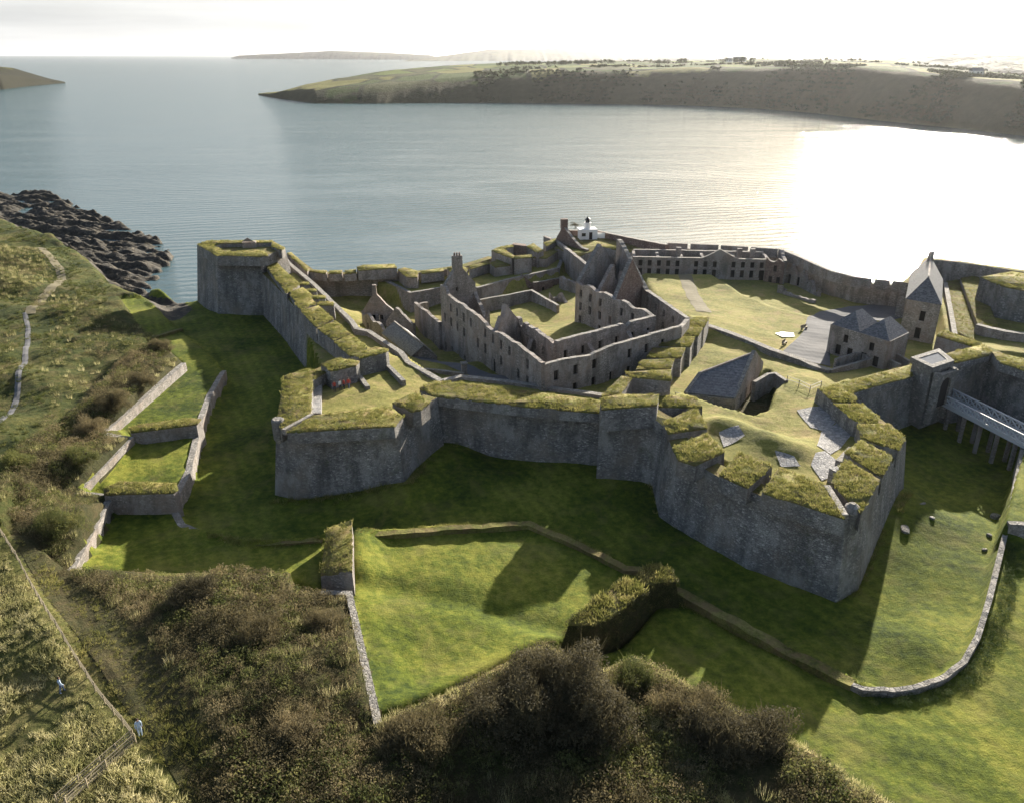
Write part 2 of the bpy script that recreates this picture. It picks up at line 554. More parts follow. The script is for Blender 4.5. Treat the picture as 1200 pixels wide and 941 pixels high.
# near glacis, middle and right
region([(443, 846, 5.2), (520, 812, 5.2), (640, 752, 5.2), (672, 782, 4.6), (700, 786, 4.2), (745, 766, 4.6), (800, 795, 4.6), (850, 824, 4.8), (940, 874, 4.8), (1060, 955, 4.6), (1100, 1250, 1), (470, 1250, 1)], .5, 'heath',
       [(640, 850, 4.8), (800, 900, 4), (550, 920, 3.8), (560, 840, 5)])

# ---- inside the fort
region([(303, 306, 2), (334, 291, 6.4, 2), (420, 318, 6.4, 1), (500, 315, 6.4, 2), (580, 296, 6.4, 3), (650, 276, 8.6, 4), (690, 267, 8.6, 4), (782, 284, 8.6, 4), (850, 290, 9, 5), (914, 294, 9, 4.5), (940, 303, 9, 4), (975, 318, 9, 4), (1022, 329, 9, 4), (1064, 333, 9, 4), (1087, 300, 12.9, 4), (1400, 346, 12.9, 5), (1300, 440, 7), (1112, 423, 8), (1030, 452, 8), (1000, 470, 9), (1040, 520, 9), (990, 590, 9), (860, 545, 9),
        (795, 520, 9), (770, 480, 8.5), (700, 476, 8), (510, 458, 8), (468, 492, 9), (335, 495, 9), (350, 440, 9), (385, 425, 8.5), (340, 340, 8)], .5, 'yard',
       [(606, 447, 6), (583, 434, 5), (545, 421, 2.4), (520, 409, .6), (489, 395, 0), (440, 400, 1), (430, 360, 0), (400, 345, 0), (520, 440, 5.5), (560, 450, 6.4), (700, 470, 7.6), (480, 365, 0), (560, 360, 0.6), (630, 345, 1.5), (690, 330, 3),
        (620, 380, 3), (680, 390, 5.2), (720, 420, 6), (690, 440, 6.5), (760, 322, 5.2), (800, 321, 5.2), (850, 345, 5.2), (920, 370, 5), (830, 384, 7), (860, 360, 6), (900, 400, 6.4), (960, 400, 5.8), (990, 362, 5), (1040, 365, 4.5), (880, 329, 5.0), (840, 327, 5.0), (800, 324, 5.1), (760, 318, 5.1), (900, 338, 4.8), (930, 345, 4.6),
        (975, 424, 6), (1030, 425, 6.2), (1066, 398, 5.5), (960, 350, 4.4), (860, 420, 7.2), (810, 440, 7.2), (760, 448, 7.4), (900, 432, 7.2), (950, 445, 7.6), (860, 470, 5.5), (890, 480, 5.5)])
# rampart behind the left curtain
region([(306, 304, 7.8), (322, 300, 7.8), (338, 312, 7.8), (412, 375, 8), (470, 412, 8.3), (517, 446, 8.6), (500, 454, 8.8), (430, 430, 8.8), (376, 432, 8.4), (340, 345, 8)], .4, 'yard')
# middle bastion platform
region([(345, 440, 9.2), (400, 424, 9.2), (455, 412, 9), (517, 446, 8.8), (506, 460, 8.8), (470, 488, 9.2), (345, 497, 9.2)], .4, 'yard', [(420, 460, 9.4)])
# middle curtain rampart
region([(500, 456, 8.4), (540, 441, 8.4), (712, 462, 8.4), (760, 452, 8.6), (775, 470, 8.6), (700, 480, 8.4)], .4, 'yard')
# sea battery terraces on the far side
region([(360, 326, 4.5), (420, 322, 4.5), (447, 333, 4.5), (481, 343, 4.5), (520, 336, 4.6), (560, 338, 5), (655, 316, 5.5), (668, 300, 5.8), (660, 284, 6), (600, 292, 6), (480, 312, 4.5), (362, 320, 4.5)], .3, 'yard')
# parade ground mound
region([(757, 321, 7.2), (832, 322, 7.2), (846, 331, 6.8), (868, 346, 6.3), (902, 360, 5.9), (945, 371, 5.6), (940, 388, 5.8), (915, 410, 6.4), (831, 384, 7.4), (800, 368, 7.5), (770, 345, 7.3)], 3.0, 'yard')
# right bastion platform with its grass ramp
region([(765, 470, 9), (800, 460, 9), (850, 478, 8.8), (900, 490, 8.6), (945, 455, 8.4), (960, 450, 8.6), (1000, 470, 9), (1045, 518, 9), (1000, 590, 9), (890, 560, 9), (795, 520, 9)], 1.2, 'yard',
       [(905, 505, 7.6), (860, 500, 9.4), (930, 520, 9.2), (900, 520, 9.8)])
region([(905, 462, 8.8), (935, 438, 8.6), (965, 446, 8.8), (955, 480, 8.8), (960, 500, 8.8), (930, 512, 8.6), (900, 500, 8.2), (895, 480, 8.2)], 2.0, 'yard')
# sunken yard in front of the magazine house
region([(862, 470, 5.4), (897, 446, 5.4), (905, 470, 5.4), (893, 500, 5.4), (872, 492, 5.4)], .6, 'heath')
# right-hand rampart
region([(1108, 392, 8.4), (1096, 335, 8), (1112, 316, 8), (1400, 345, 8.2), (1400, 430, 9), (1165, 412, 9.2), (1120, 415, 9), (1112, 400, 8.6)], .4, 'yard')


def seg_dist(px, py, ring):
    """signed distance to a polygon: positive inside"""
    n = len(ring)
    d = np.full(px.shape, 1e18)
    inside = np.zeros(px.shape, bool)
    for i in range(n):
        ax, ay = ring[i].x, ring[i].y
        bx, by = ring[(i + 1) % n].x, ring[(i + 1) % n].y
        ex, ey = bx - ax, by - ay
        t = np.clip(((px - ax) * ex + (py - ay) * ey) / max(1e-9, ex * ex + ey * ey), 0, 1)
        d = np.minimum(d, (px - ax - t * ex) ** 2 + (py - ay - t * ey) ** 2)
        if abs(ey) > 1e-12:
            c = ((ay > py) != (by > py)) & (px < (bx - ax) * (py - ay) / ey + ax)
            inside ^= c
    d = np.sqrt(d)
    return np.where(inside, d, -d)


def idw(px, py, pts, power=2.6):
    num = np.zeros(px.shape)
    den = np.zeros(px.shape)
    for p in pts:
        w = 1.0 / ((px - p.x) ** 2 + (py - p.y) ** 2 + 2.0) ** (power / 2)
        num += w * p.z
        den += w
    return num / den


BASE3 = SL(BASE)
RIDGES = []                                   # (polyline, height, half width)


def ridge(pts, h, w):
    RIDGES.append((SL(pts), h, w))


ridge([(418, 629, 2.4), (520, 622, 2.4), (620, 616, 2.3), (680, 641, 2.3), (733, 668, 2.3)], .55, 1.0)
ridge([(300, 637, 1.8), (378, 633, 2.2)], .5, .8)
ridge([(236, 622, 1.4), (300, 637, 1.8)], .35, .9)
ridge([(420, 700, 3), (450, 838, 3.4)], .5, 2.2)
ridge([(452, 838, 3.4), (640, 752, 3)], .55, 2.0)
ridge([(422, 640, 2.4), (424, 676, 2.6)], 1.4, 2.2)
ridge([(158, 522, 3.2), (121, 570, 3)], .5, .7)
ridge([(177, 396, 2.3), (212, 385, 1.5)], .7, 1.0)
ridge([(776, 680, 1.8), (800, 694, 1.8), (880, 738, 1.8), (965, 783, 2), (1012, 803, 2.4)], .9, 1.1)
ridge([(212, 388, 1.4), (240, 412, 1.6), (262, 434, 3.2)], .4, .8)
ridge([(845, 500, 9), (880, 512, 9), (930, 530, 9)], 1.1, 2.6)
ridge([(835, 392, 7), (862, 400, 7.1), (878, 408, 7.1)], 1.0, 2.0)
ridge([(420, 684, 2.6), (480, 692, 2.6), (560, 706, 2.6), (650, 738, 2.6)], -.55, 2.0)

LAND = SL([(-500, 190, SEA), (-40, 208, SEA), (40, 222, SEA), (110, 252, SEA), (200, 290, SEA), (196, 312, SEA), (175, 338, SEA), (172, 351, -5), (205, 359, -3), (226, 360, -2), (229, 286, 14), (243, 282.2, 14), (321, 282.2, 14), (338, 291, 14),
           (362, 316.5, 6.4), (420, 317.5, 6.4), (447, 317, 6.4), (500, 314, 6.4), (545, 307, 6.4), (574, 292, 8), (584, 287, 9.4), (617, 284, 9.4), (650, 276, 8.6), (668, 269, 8.6), (702, 268, 8.6), (785, 284, 8.6), (845, 291, 9), (880, 293, 9), (916, 295, 9), (940, 303, 9), (977, 319, 9), (1001, 325.5, 9), (1023, 329, 9), (1046, 330.5, 9), (1060, 332, 9),
           (1080, 314, 12.6), (1087, 300.5, 12.9), (1200, 316, 12.9), (1330, 336, 12.9), (1700, 390, 12.9), (1900, 700, 0), (1500, 2500, 0), (-500, 2500, 0), (-900, 500, 0)])


def ground(px, py, zones=False):
    px = np.asarray(px, float)
    py = np.asarray(py, float)
    h = idw(px, py, BASE3)
    zone = np.full(px.shape, 'lawn', object)
    jit = None
    for ring, blend, zn, pts in REG:
        xs = [p.x for p in ring]
        ys = [p.y for p in ring]
        mk = (px > min(xs) - blend - 1) & (px < max(xs) + blend + 1) & (py > min(ys) - blend - 1) & (py < max(ys) + blend + 1)
        if not mk.any():
            continue
        qx, qy = px[mk], py[mk]
        d = seg_dist(qx, qy, ring)
        w = np.clip((d + blend) / blend, 0, 1)
        if blend > 1:
            w = w * w * (3 - 2 * w)
        g = idw(qx, qy, pts)
        h[mk] = h[mk] * (1 - w) + g * w
        if zn:
            z = zone[mk]
            z[d > -0.3 * blend] = zn
            zone[mk] = z
    for line, hh, wd in RIDGES:
        xs = [p.x for p in line]
        ys = [p.y for p in line]
        mk = (px > min(xs) - 3 * wd) & (px < max(xs) + 3 * wd) & (py > min(ys) - 3 * wd) & (py < max(ys) + 3 * wd)
        if not mk.any():
            continue
        qx, qy = px[mk], py[mk]
        d = np.full(qx.shape, 1e9)
        for a, b in zip(line[:-1], line[1:]):
            ex, ey = b.x - a.x, b.y - a.y
            t = np.clip(((qx - a.x) * ex + (qy - a.y) * ey) / (ex * ex + ey * ey), 0, 1)
            d = np.minimum(d, np.hypot(qx - a.x - t * ex, qy - a.y - t * ey))
        h[mk] += hh * np.exp(-(d / wd) ** 2)
    # small unevenness
    h += 0.07 * np.sin(px * 0.61 + 1.3 * np.sin(py * 0.37)) * np.sin(py * 0.53 + 1.1 * np.sin(px * 0.29)) + 0.04 * np.sin(px * 1.7 + py * 0.9) * np.sin(py * 1.9 - px * 0.6)
    fld = (zone == 'field') | (zone == 'heath')
    h = np.where(fld, h + 0.5 * fbm2(px, py, 9, 5, 0.18), h)
    h = np.where(zone == 'slope', h + 2.2 * fbm2(px, py, 19, 5, 0.07), h)
    n = fbm2(px, py * 2.6 + px * 0.7, 3, 6, 0.12)
    h = np.where(zone == 'rock', h + 3.6 * (n - 0.02) * np.clip((-0.8 - h) / 2.5, 0.08, 1), h)
    d = seg_dist(px, py, LAND)
    k = np.clip((d + 3.5) / 3.5, 0, 1)
    h = h * k + (SEA - 3) * (1 - k)
    zone[(d < 0.0)] = 'rock'
    return (h, zone) if zones else h


def gz(x, y):
    return float(ground(np.array([x]), np.array([y]))[0])


def fbm2(x, y, seed=0, octaves=5, f0=0.05):
    """cheap value noise on arrays"""
    r = np.zeros(x.shape)
    amp, f = 1.0, f0
    for o in range(octaves):
        gx, gy = x * f, y * f
        ix, iy = np.floor(gx).astype(np.int64), np.floor(gy).astype(np.int64)
        fx, fy = gx - ix, gy - iy
        fx, fy = fx * fx * (3 - 2 * fx), fy * fy * (3 - 2 * fy)

        def hsh(a, b):
            n = (a * 374761393 + b * 668265263 + (seed + o) * 974711) & 0x7fffffff
            n = ((n ^ (n >> 13)) * 1274126177) & 0x7fffffff
            return ((n ^ (n >> 16)) & 0xffff) / 65535.0
        r += amp * ((hsh(ix, iy) * (1 - fx) + hsh(ix + 1, iy) * fx) * (1 - fy) + (hsh(ix, iy + 1) * (1 - fx) + hsh(ix + 1, iy + 1) * fx) * fy - 0.5)
        amp *= 0.5
        f *= 2.03
    return r


def build_ground():
    x0, x1, y0, y1, st = -300.0, 150.0, 22.0, 410.0, 0.6
    nx, ny = int((x1 - x0) / st) + 1, int((y1 - y0) / st) + 1
    gx, gy = np.meshgrid(np.linspace(x0, x1, nx), np.linspace(y0, y1, ny))
    fx, fy = gx.ravel(), gy.ravel()
    h, zone = ground(fx, fy, True)
    keys = ['lawn', 'yard', 'field', 'heath', 'rock', 'slope']
    kid = {k: i for i, k in enumerate(keys)}
    zi = np.array([kid[z] for z in zone]).reshape(ny, nx)
    a = np.arange(nx * ny).reshape(ny, nx)
    f = np.stack([a[:-1, :-1], a[:-1, 1:], a[1:, 1:], a[1:, :-1]], -1).reshape(-1, 4)
    mi = zi[:-1, :-1].ravel()
    # keep only land: cells whose four corners lie deep under the sea are left out
    hh = h.reshape(ny, nx)
    deep = (np.maximum.reduce([hh[:-1, :-1], hh[:-1, 1:], hh[1:, 1:], hh[1:, :-1]]) < SEA - 1.5).ravel()
    f, mi = f[~deep], mi[~deep]
    used = np.zeros(nx * ny, bool)
    used[f.ravel()] = True
    idx = np.cumsum(used) - 1
    o = array_mesh('ground', np.stack([fx, fy, h], 1)[used], idx[f], [M[k] for k in keys], smooth=True, mi=mi)
    tag(o, 'grassed ditch, terraces, yards and rocky foreshore around the star fort', 'ground', kind='structure')
    return o


build_ground()

# ------------------------------------------------------------------ sea
def sea_mat():
    m, nt, b = new_mat('sea_water')
    t = NT(nt)
    big = t.noise(0.006, 5, 0.6, t.scaled(1, 2.5, 1))
    c = t.mix(big, (0.05, 0.09, 0.1), (0.064, 0.112, 0.122))
    r = t.n('ShaderNodeVectorRotate', rotation_type='Z_AXIS')
    r.inputs['Angle'].default_value = R(-14)
    t.l(t.pos, r.inputs['Vector'])
    w1 = t.n('ShaderNodeTexNoise', _Scale=0.11, _Detail=6.0, _Roughness=0.62, _Distortion=0.4)
    s1 = t.n('ShaderNodeVectorMath', operation='MULTIPLY')
    s1.inputs[1].default_value = (0.75, 1.7, 1)
    t.l(r.outputs[0], s1.inputs[0])
    t.l(s1.outputs[0], w1.inputs['Vector'])
    w2 = t.n('ShaderNodeTexNoise', _Scale=0.62, _Detail=5.0, _Roughness=0.6, _Distortion=0.3)
    s2 = t.n('ShaderNodeVectorMath', operation='MULTIPLY')
    s2.inputs[1].default_value = (0.8, 1.6, 1)
    t.l(r.outputs[0], s2.inputs[0])
    t.l(s2.outputs[0], w2.inputs['Vector'])
    lanes = t.noise(0.012, 4, 0.6, t.scaled(0.5, 1.6, 1), dist=1.2)
    amp = t.n('ShaderNodeMapRange')
    amp.inputs['From Min'].default_value = 0.35
    amp.inputs['From Max'].default_value = 0.65
    amp.inputs['To Min'].default_value = 0.55
    amp.inputs['To Max'].default_value = 1.15
    t.l(lanes, amp.inputs[0])
    sw = t.n('ShaderNodeTexWave', wave_type='BANDS', bands_direction='Y', _Scale=0.055, _Distortion=5.0, _Detail=3.0)
    sw.inputs['Detail Scale'].default_value = 1.4
    t.l(r.outputs[0], sw.inputs['Vector'])
    n = t.bump(t.math('MULTIPLY', sw.outputs['Fac'], amp.outputs[0]), 0.28, 0.5)
    n = t.bump(t.math('MULTIPLY', w1.outputs['Fac'], amp.outputs[0]), 0.28, 0.9, n)
    n = t.bump(t.math('MULTIPLY', w2.outputs['Fac'], amp.outputs[0]), 0.8, 0.3, n)
    # rough water never mirrors fully at grazing angles: the reflected share is held down as on a real choppy sea
    fr = t.n('ShaderNodeFresnel', _IOR=1.33)
    t.l(n, fr.inputs['Normal'])
    df = t.n('ShaderNodeBsdfDiffuse')
    t.l(c, df.inputs['Color'])
    gl = t.n('ShaderNodeBsdfGlossy', _Roughness=0.065)
    gl.inputs['Color'].default_value = (1, 1, 1, 1)
    t.l(n, gl.inputs['Normal'])
    mx = t.n('ShaderNodeMixShader')
    t.l(t.math('MINIMUM', fr.outputs[0], 0.36), mx.inputs[0])
    t.l(df.outputs[0], mx.inputs[1])
    t.l(gl.outputs[0], mx.inputs[2])
    out = [x for x in nt.nodes if x.type == 'OUTPUT_MATERIAL'][0]
    t.l(mx.outputs[0], out.inputs['Surface'])
    nt.nodes.remove(b)
    return m


M['sea'] = sea_mat()
mb = MB()
rad = [0, 300, 900, 2500, 8000, 25000, 40000]
NSEG = 64
vs, fs = [(0, 0, SEA)], []
for i, r in enumerate(rad[1:]):
    for k in range(NSEG):
        a = 2 * math.pi * k / NSEG
        vs.append((r * math.cos(a), r * math.sin(a), SEA))
for k in range(NSEG):
    fs.append((0, 1 + k, 1 + (k + 1) % NSEG))
for i in range(len(rad) - 2):
    o = 1 + i * NSEG
    for k in range(NSEG):
        k2 = (k + 1) % NSEG
        fs.append((o + k, o + NSEG + k, o + NSEG + k2, o + k2))
mb.add(vs, fs)
tag(mb.build('sea', M['sea']), 'calm rippled grey blue sea reaching to the horizon', 'sea', kind='structure')

# ------------------------------------------------------------------ far headlands
def hill_mat(name, dark, fields, fscale=0.012, slope_lo=0.0):
    m, nt, b = new_mat(name)
    t = NT(nt)
    v = t.n('ShaderNodeTexVoronoi', feature='F1', _Scale=fscale, _Randomness=0.9)
    wv = t.n('ShaderNodeVectorMath', operation='MULTIPLY')
    wv.inputs[1].default_value = (1, 0.45, 0)
    t.l(t.pos, wv.inputs[0])
    t.l(wv.outputs[0], v.inputs['Vector'])
    s = t.n('ShaderNodeSeparateColor')
    t.l(v.outputs['Color'], s.inputs[0])
    c = t.ramp(s.outputs[0], [(0.0, fields[0]), (0.35, fields[1]), (0.6, fields[2]), (0.85, fields[3])], 'CONSTANT')
    e = t.n('ShaderNodeTexVoronoi', feature='DISTANCE_TO_EDGE', _Scale=fscale, _Randomness=0.9)
    t.l(wv.outputs[0], e.inputs['Vector'])
    c = t.mix(t.step(e.outputs['Distance'], 0.05, 0.02), c, (0.03, 0.035, 0.016))
    nrm = t.n('ShaderNodeSeparateXYZ')
    t.l(t.nor, nrm.inputs[0])
    br = t.noise(0.02, 6, 0.7)
    steep = t.math('ADD', nrm.outputs['Z'], t.math('MULTIPLY', t.math('SUBTRACT', br, 0.5), 0.25))
    scr = t.mix(t.noise(0.08, 6, 0.7), tuple(x * 0.6 for x in dark), tuple(x * 1.5 for x in dark))
    c = t.mix(t.step(steep, 0.965, 0.935), c, scr)
    t.l(c, b.inputs['Base Color'])
    b.inputs['Roughness'].default_value = 0.95
    b.inputs['Specular IOR Level'].default_value = 0.1
    t.l(t.bump(t.noise(0.12, 6, 0.75), 0.8, 4.0), b.inputs['Normal'])
    return m


FIELDS = [(0.05, 0.075, 0.018), (0.1, 0.13, 0.03), (0.15, 0.145, 0.045), (0.065, 0.07, 0.028)]
M['hill'] = hill_mat('headland_ground', (0.066, 0.06, 0.03), FIELDS)
M['farhill'] = hill_mat('distant_hill_ground', (0.03, 0.034, 0.022), [tuple(x * 0.3 for x in f) for f in FIELDS], 0.005)
M['pointhill'] = hill_mat('point_ground', (0.022, 0.022, 0.014), [tuple(x * 0.4 for x in f) for f in FIELDS], 0.02)


def headland(name, shore, crest, back, mat, label, z_shore=SEA - 2, st=9.0, amp=4.0, seed=1, crag=1.0, profile=0.6, brow=None):
    """shore: photo polyline of the waterline; crest: photo polyline (u, v) of the skyline against u; the land behind falls gently."""
    us = np.array([p[0] for p in shore], float)
    sh = [S(p[0], p[1], SEA) for p in shore]
    sx, sy = np.array([p.x for p in sh]), np.array([p.y for p in sh])
    ncol = int((us[-1] - us[0]) / 2.0) + 1
    uu = np.linspace(us[0], us[-1], ncol)
    X0, Y0 = np.interp(uu, us, sx), np.interp(uu, us, sy)
    cu = np.array([p[0] for p in crest], float)
    CV = np.interp(uu, cu, [p[1] for p in crest])
    DEP = np.interp(uu, cu, [p[2] for p in crest])               # metres from the shore back to the skyline
    nrow = 70
    V = np.zeros((nrow, ncol, 3))
    dirx, diry = X0 / np.hypot(X0, Y0), Y0 / np.hypot(X0, Y0)
    for k in range(nrow):
        tt = k / (nrow - 1)
        s = (tt ** 1.8 if brow else tt) * (1.0 + back)
        x, y = X0 + dirx * DEP * s, Y0 + diry * DEP * s
        # height the skyline needs at its own distance
        zc = np.array([S_height(u, v, math.hypot(a, b)) for u, v, a, b in zip(uu, CV, X0 + dirx * DEP, Y0 + diry * DEP)])
        rise = np.clip(s, 0, 1)
        if brow:
            BV = np.interp(uu, [p[0] for p in brow], [p[1] for p in brow])
            BD = np.interp(uu, [p[0] for p in brow], [p[2] for p in brow])
            zb = np.array([S_height(u, v, math.hypot(a, b)) for u, v, a, b in zip(uu, BV, X0 + dirx * BD, Y0 + diry * BD)])
            dm = DEP * s
            t1 = np.clip(dm / BD, 0, 1)
            t2 = np.clip((dm - BD) / np.maximum(DEP - BD, 1), 0, 1)
            z = (SEA - 3) + (zb - SEA + 3) * np.sin(t1 * math.pi / 2) ** 0.9 + (zc - zb) * t2
        else:
            prof = np.where(rise < 0.4, (rise / 0.4) ** profile * 0.72, 0.72 + 0.28 * np.sin((rise - 0.4) / 0.6 * math.pi / 2))
            z = (SEA - 3) + (zc - SEA + 3) * prof
        if s > 1:
            z = z - (s - 1) / max(1e-6, back) * (zc - SEA) * 0.5
        n = fbm2(x, y, seed, 5, 0.012)
        z = z + n * amp * np.clip(rise * 4, 0, 1) * np.where(s > 0.9, 0.35, 1.0)
        y = y + crag * fbm2(x, np.full_like(x, 5.0), seed + 4, 4, 0.02) * 30 * (1 - rise)
        V[k, :, 0], V[k, :, 1], V[k, :, 2] = x, y, z
    a = np.arange(nrow * ncol).reshape(nrow, ncol)
    f = np.stack([a[:-1, :-1], a[:-1, 1:], a[1:, 1:], a[1:, :-1]], -1).reshape(-1, 4)
    o = array_mesh(name, V.reshape(-1, 3), f, mat, smooth=True)
    tag(o, label, 'headland', kind='structure')
    return V


def S_height(u, v, dist):
    """height of what is seen at (u, v) at horizontal distance dist"""
    p = S(u, v, CAM_H - 1.0) - Vector((0, 0, CAM_H)) if v > HORIZON + 0.5 else None
    a = (u - 600.0) / F_PX
    b = (470.5 - v) / F_PX
    dx, dy, dz = a, math.cos(PITCH) + b * math.sin(PITCH), -math.sin(PITCH) + b * math.cos(PITCH)
    return CAM_H + dist * dz / math.hypot(dx, dy)


HEAD = headland('headland', [(303, 112), (330, 117), (370, 122), (450, 122), (560, 121), (650, 122), (760, 123), (830, 125), (890, 128), (960, 134), (1020, 141), (1080, 147), (1140, 153), (1200, 160), (1290, 172), (1400, 185)],
                [(303, 111.5, 30), (330, 109, 120), (360, 100, 260), (400, 92, 420), (450, 84, 600), (520, 77, 800), (600, 74, 950), (700, 71, 1000), (760, 72, 900), (830, 71, 800), (900, 70, 760), (980, 72, 700), (1030, 71, 680), (1100, 79, 560), (1200, 91, 460), (1400, 105, 380)],
                0.9, M['hill'], 'dark scrub-covered headland with pale fields across the water',
                crag=0.4, brow=[(303, 111.7, 14), (320, 109.5, 40), (350, 106, 70), (400, 100, 100), (450, 97, 110), (520, 92, 110), (600, 86, 110), (700, 82, 110), (800, 80, 105), (900, 79, 100), (1000, 79, 95), (1100, 88, 90), (1200, 100, 80), (1400, 115, 70)])
headland('hills', [(470, 72.5), (520, 72), (620, 71.5), (760, 71.5), (900, 74), (1000, 78), (1100, 84), (1200, 94), (1400, 108)],
         [(470, 72.4, 200), (520, 66, 1500), (570, 59, 2500), (640, 58, 3000), (700, 57.5, 3000), (780, 55, 3000), (860, 55, 3000), (960, 57, 3000), (1040, 60, 2600), (1120, 57, 2200), (1200, 64, 2000), (1260, 70, 1800), (1400, 76, 1500)],
         0.5, M['farhill'], 'pale distant hills behind the headland', amp=14, seed=5, crag=8)
headland('islet_headland', [(270, 69.3), (330, 69.6), (400, 70), (520, 70.5)], [(270, 68.9, 100), (280, 65.5, 300), (330, 63.2, 500), (390, 60, 700), (450, 62, 700), (505, 65, 500), (520, 70.4, 100)],
         0.4, M['farhill'], 'faint low headland far out by the horizon', amp=6, seed=8, crag=6)
headland('point', [(-620, 150), (-520, 138), (-340, 124), (-160, 112), (-60, 108), (0, 105.5), (30, 102), (60, 99.2), (76, 98)], [(-620, 149, 30), (-520, 118, 160), (-340, 84, 400), (-160, 68, 400), (-60, 70, 300), (0, 78, 200), (20, 80, 150), (50, 90, 80), (76, 97.6, 20)],
         0.9, M['pointhill'], 'dark low point of land in the sea on the far left', amp=3, seed=12,
         brow=[(-620, 149.5, 12), (-520, 126, 50), (-340, 100, 60), (-160, 82, 60), (-60, 82, 55), (0, 86, 45), (30, 90, 35), (60, 96, 14), (76, 97.8, 5)])

# ------------------------------------------------------------------ light, sky
SUN_AZ, SUN_EL = R(27.2), R(18.3)
sd = bpy.data.lights.new('sun', 'SUN')
sd.energy = 5.0
sd.angle = R(0.6)
sd.color = (1.0, 0.92, 0.78)
so = bpy.data.objects.new('sun', sd)
dvec = Vector((math.sin(SUN_AZ) * math.cos(SUN_EL), math.cos(SUN_AZ) * math.cos(SUN_EL), math.sin(SUN_EL)))
so.rotation_euler = dvec.to_track_quat('Z', 'Y').to_euler()
so.location = (60, 120, 160)
COL.objects.link(so)

w = bpy.data.worlds.new("World")
scene.world = w
w.use_nodes = True
nt = w.node_tree
bg = nt.nodes['Background']
sky = nt.nodes.new('ShaderNodeTexSky')
sky.sky_type = 'NISHITA'
sky.sun_disc = False
sky.sun_elevation = SUN_EL
sky.sun_rotation = SUN_AZ
sky.altitude = 50
sky.air_density = 1.0
sky.dust_density = 2.5
sky.ozone_density = 1.0
# thin bright cloud veil low over the horizon, broken by a few greyer streaks
tc = nt.nodes.new('ShaderNodeTexCoord')
mp = nt.nodes.new('ShaderNodeVectorMath')
mp.operation = 'MULTIPLY'
mp.inputs[1].default_value = (1.0, 1.0, 6.0)
nt.links.new(tc.outputs['Generated'], mp.inputs[0])
cn = nt.nodes.new('ShaderNodeTexNoise')
cn.inputs['Scale'].default_value = 2.6
cn.inputs['Detail'].default_value = 7
cn.inputs['Roughness'].default_value = 0.58
nt.links.new(mp.outputs[0], cn.inputs['Vector'])
cr = nt.nodes.new('ShaderNodeMapRange')
cr.inputs['From Min'].default_value = 0.35
cr.inputs['From Max'].default_value = 0.7
cr.inputs['To Min'].default_value = 0.86
cr.inputs['To Max'].default_value = 0.97
nt.links.new(cn.outputs['Fac'], cr.inputs[0])
sx = nt.nodes.new('ShaderNodeSeparateXYZ')
nt.links.new(tc.outputs['Generated'], sx.inputs[0])
lo = nt.nodes.new('ShaderNodeMapRange')
lo.inputs['From Min'].default_value = 0.1
lo.inputs['From Max'].default_value = 0.3
lo.inputs['To Min'].default_value = 1.0
lo.inputs['To Max'].default_value = 0.0
nt.links.new(sx.outputs['Z'], lo.inputs[0])
mul = nt.nodes.new('ShaderNodeMath')
mul.operation = 'MULTIPLY'
nt.links.new(cr.outputs[0], mul.inputs[0])
nt.links.new(lo.outputs[0], mul.inputs[1])
mixc = nt.nodes.new('ShaderNodeMix')
mixc.data_type = 'RGBA'
nt.links.new(mul.outputs[0], mixc.inputs[0])
nt.links.new(sky.outputs[0], mixc.inputs[6])
mixc.inputs[7].default_value = (4.5, 4.6, 4.65, 1)
c2 = nt.nodes.new('ShaderNodeTexNoise')
c2.inputs['Scale'].default_value = 3.3
c2.inputs['Detail'].default_value = 6
c2.inputs['Roughness'].default_value = 0.55
mp2 = nt.nodes.new('ShaderNodeVectorMath')
mp2.operation = 'MULTIPLY'
mp2.inputs[1].default_value = (1.0, 1.0, 14.0)
nt.links.new(tc.outputs['Generated'], mp2.inputs[0])
nt.links.new(mp2.outputs[0], c2.inputs['Vector'])
cc = nt.nodes.new('ShaderNodeValToRGB')
cc.color_ramp.elements[0].position = 0.36
cc.color_ramp.elements[0].color = (3.8, 3.9, 3.97, 1)
cc.color_ramp.elements[1].position = 0.6
cc.color_ramp.elements[1].color = (4.85, 4.93, 4.93, 1)
nt.links.new(c2.outputs['Fac'], cc.inputs[0])
nt.links.new(cc.outputs[0], mixc.inputs[7])
nt.links.new(mixc.outputs[2], bg.inputs['Color'])
bg.inputs['Strength'].default_value = 0.062

scene.view_settings.view_transform = 'Standard'
scene.view_settings.look = 'None'
scene.view_settings.exposure = 1.6
scene.view_settings.gamma = 1.0
scene.view_settings.use_curve_mapping = False
scene.render.engine = 'CYCLES'
cy = scene.cycles
cy.use_denoising = True
try:
    cy.denoiser = 'OPENIMAGEDENOISE'
except Exception:
    pass
cy.max_bounces = 5
cy.diffuse_bounces = 2
cy.glossy_bounces = 2
cy.transmission_bounces = 2
cy.volume_bounces = 0
cy.transparent_max_bounces = 6
cy.sample_clamp_indirect = 4.0
cy.caustics_reflective = False
cy.caustics_refractive = False

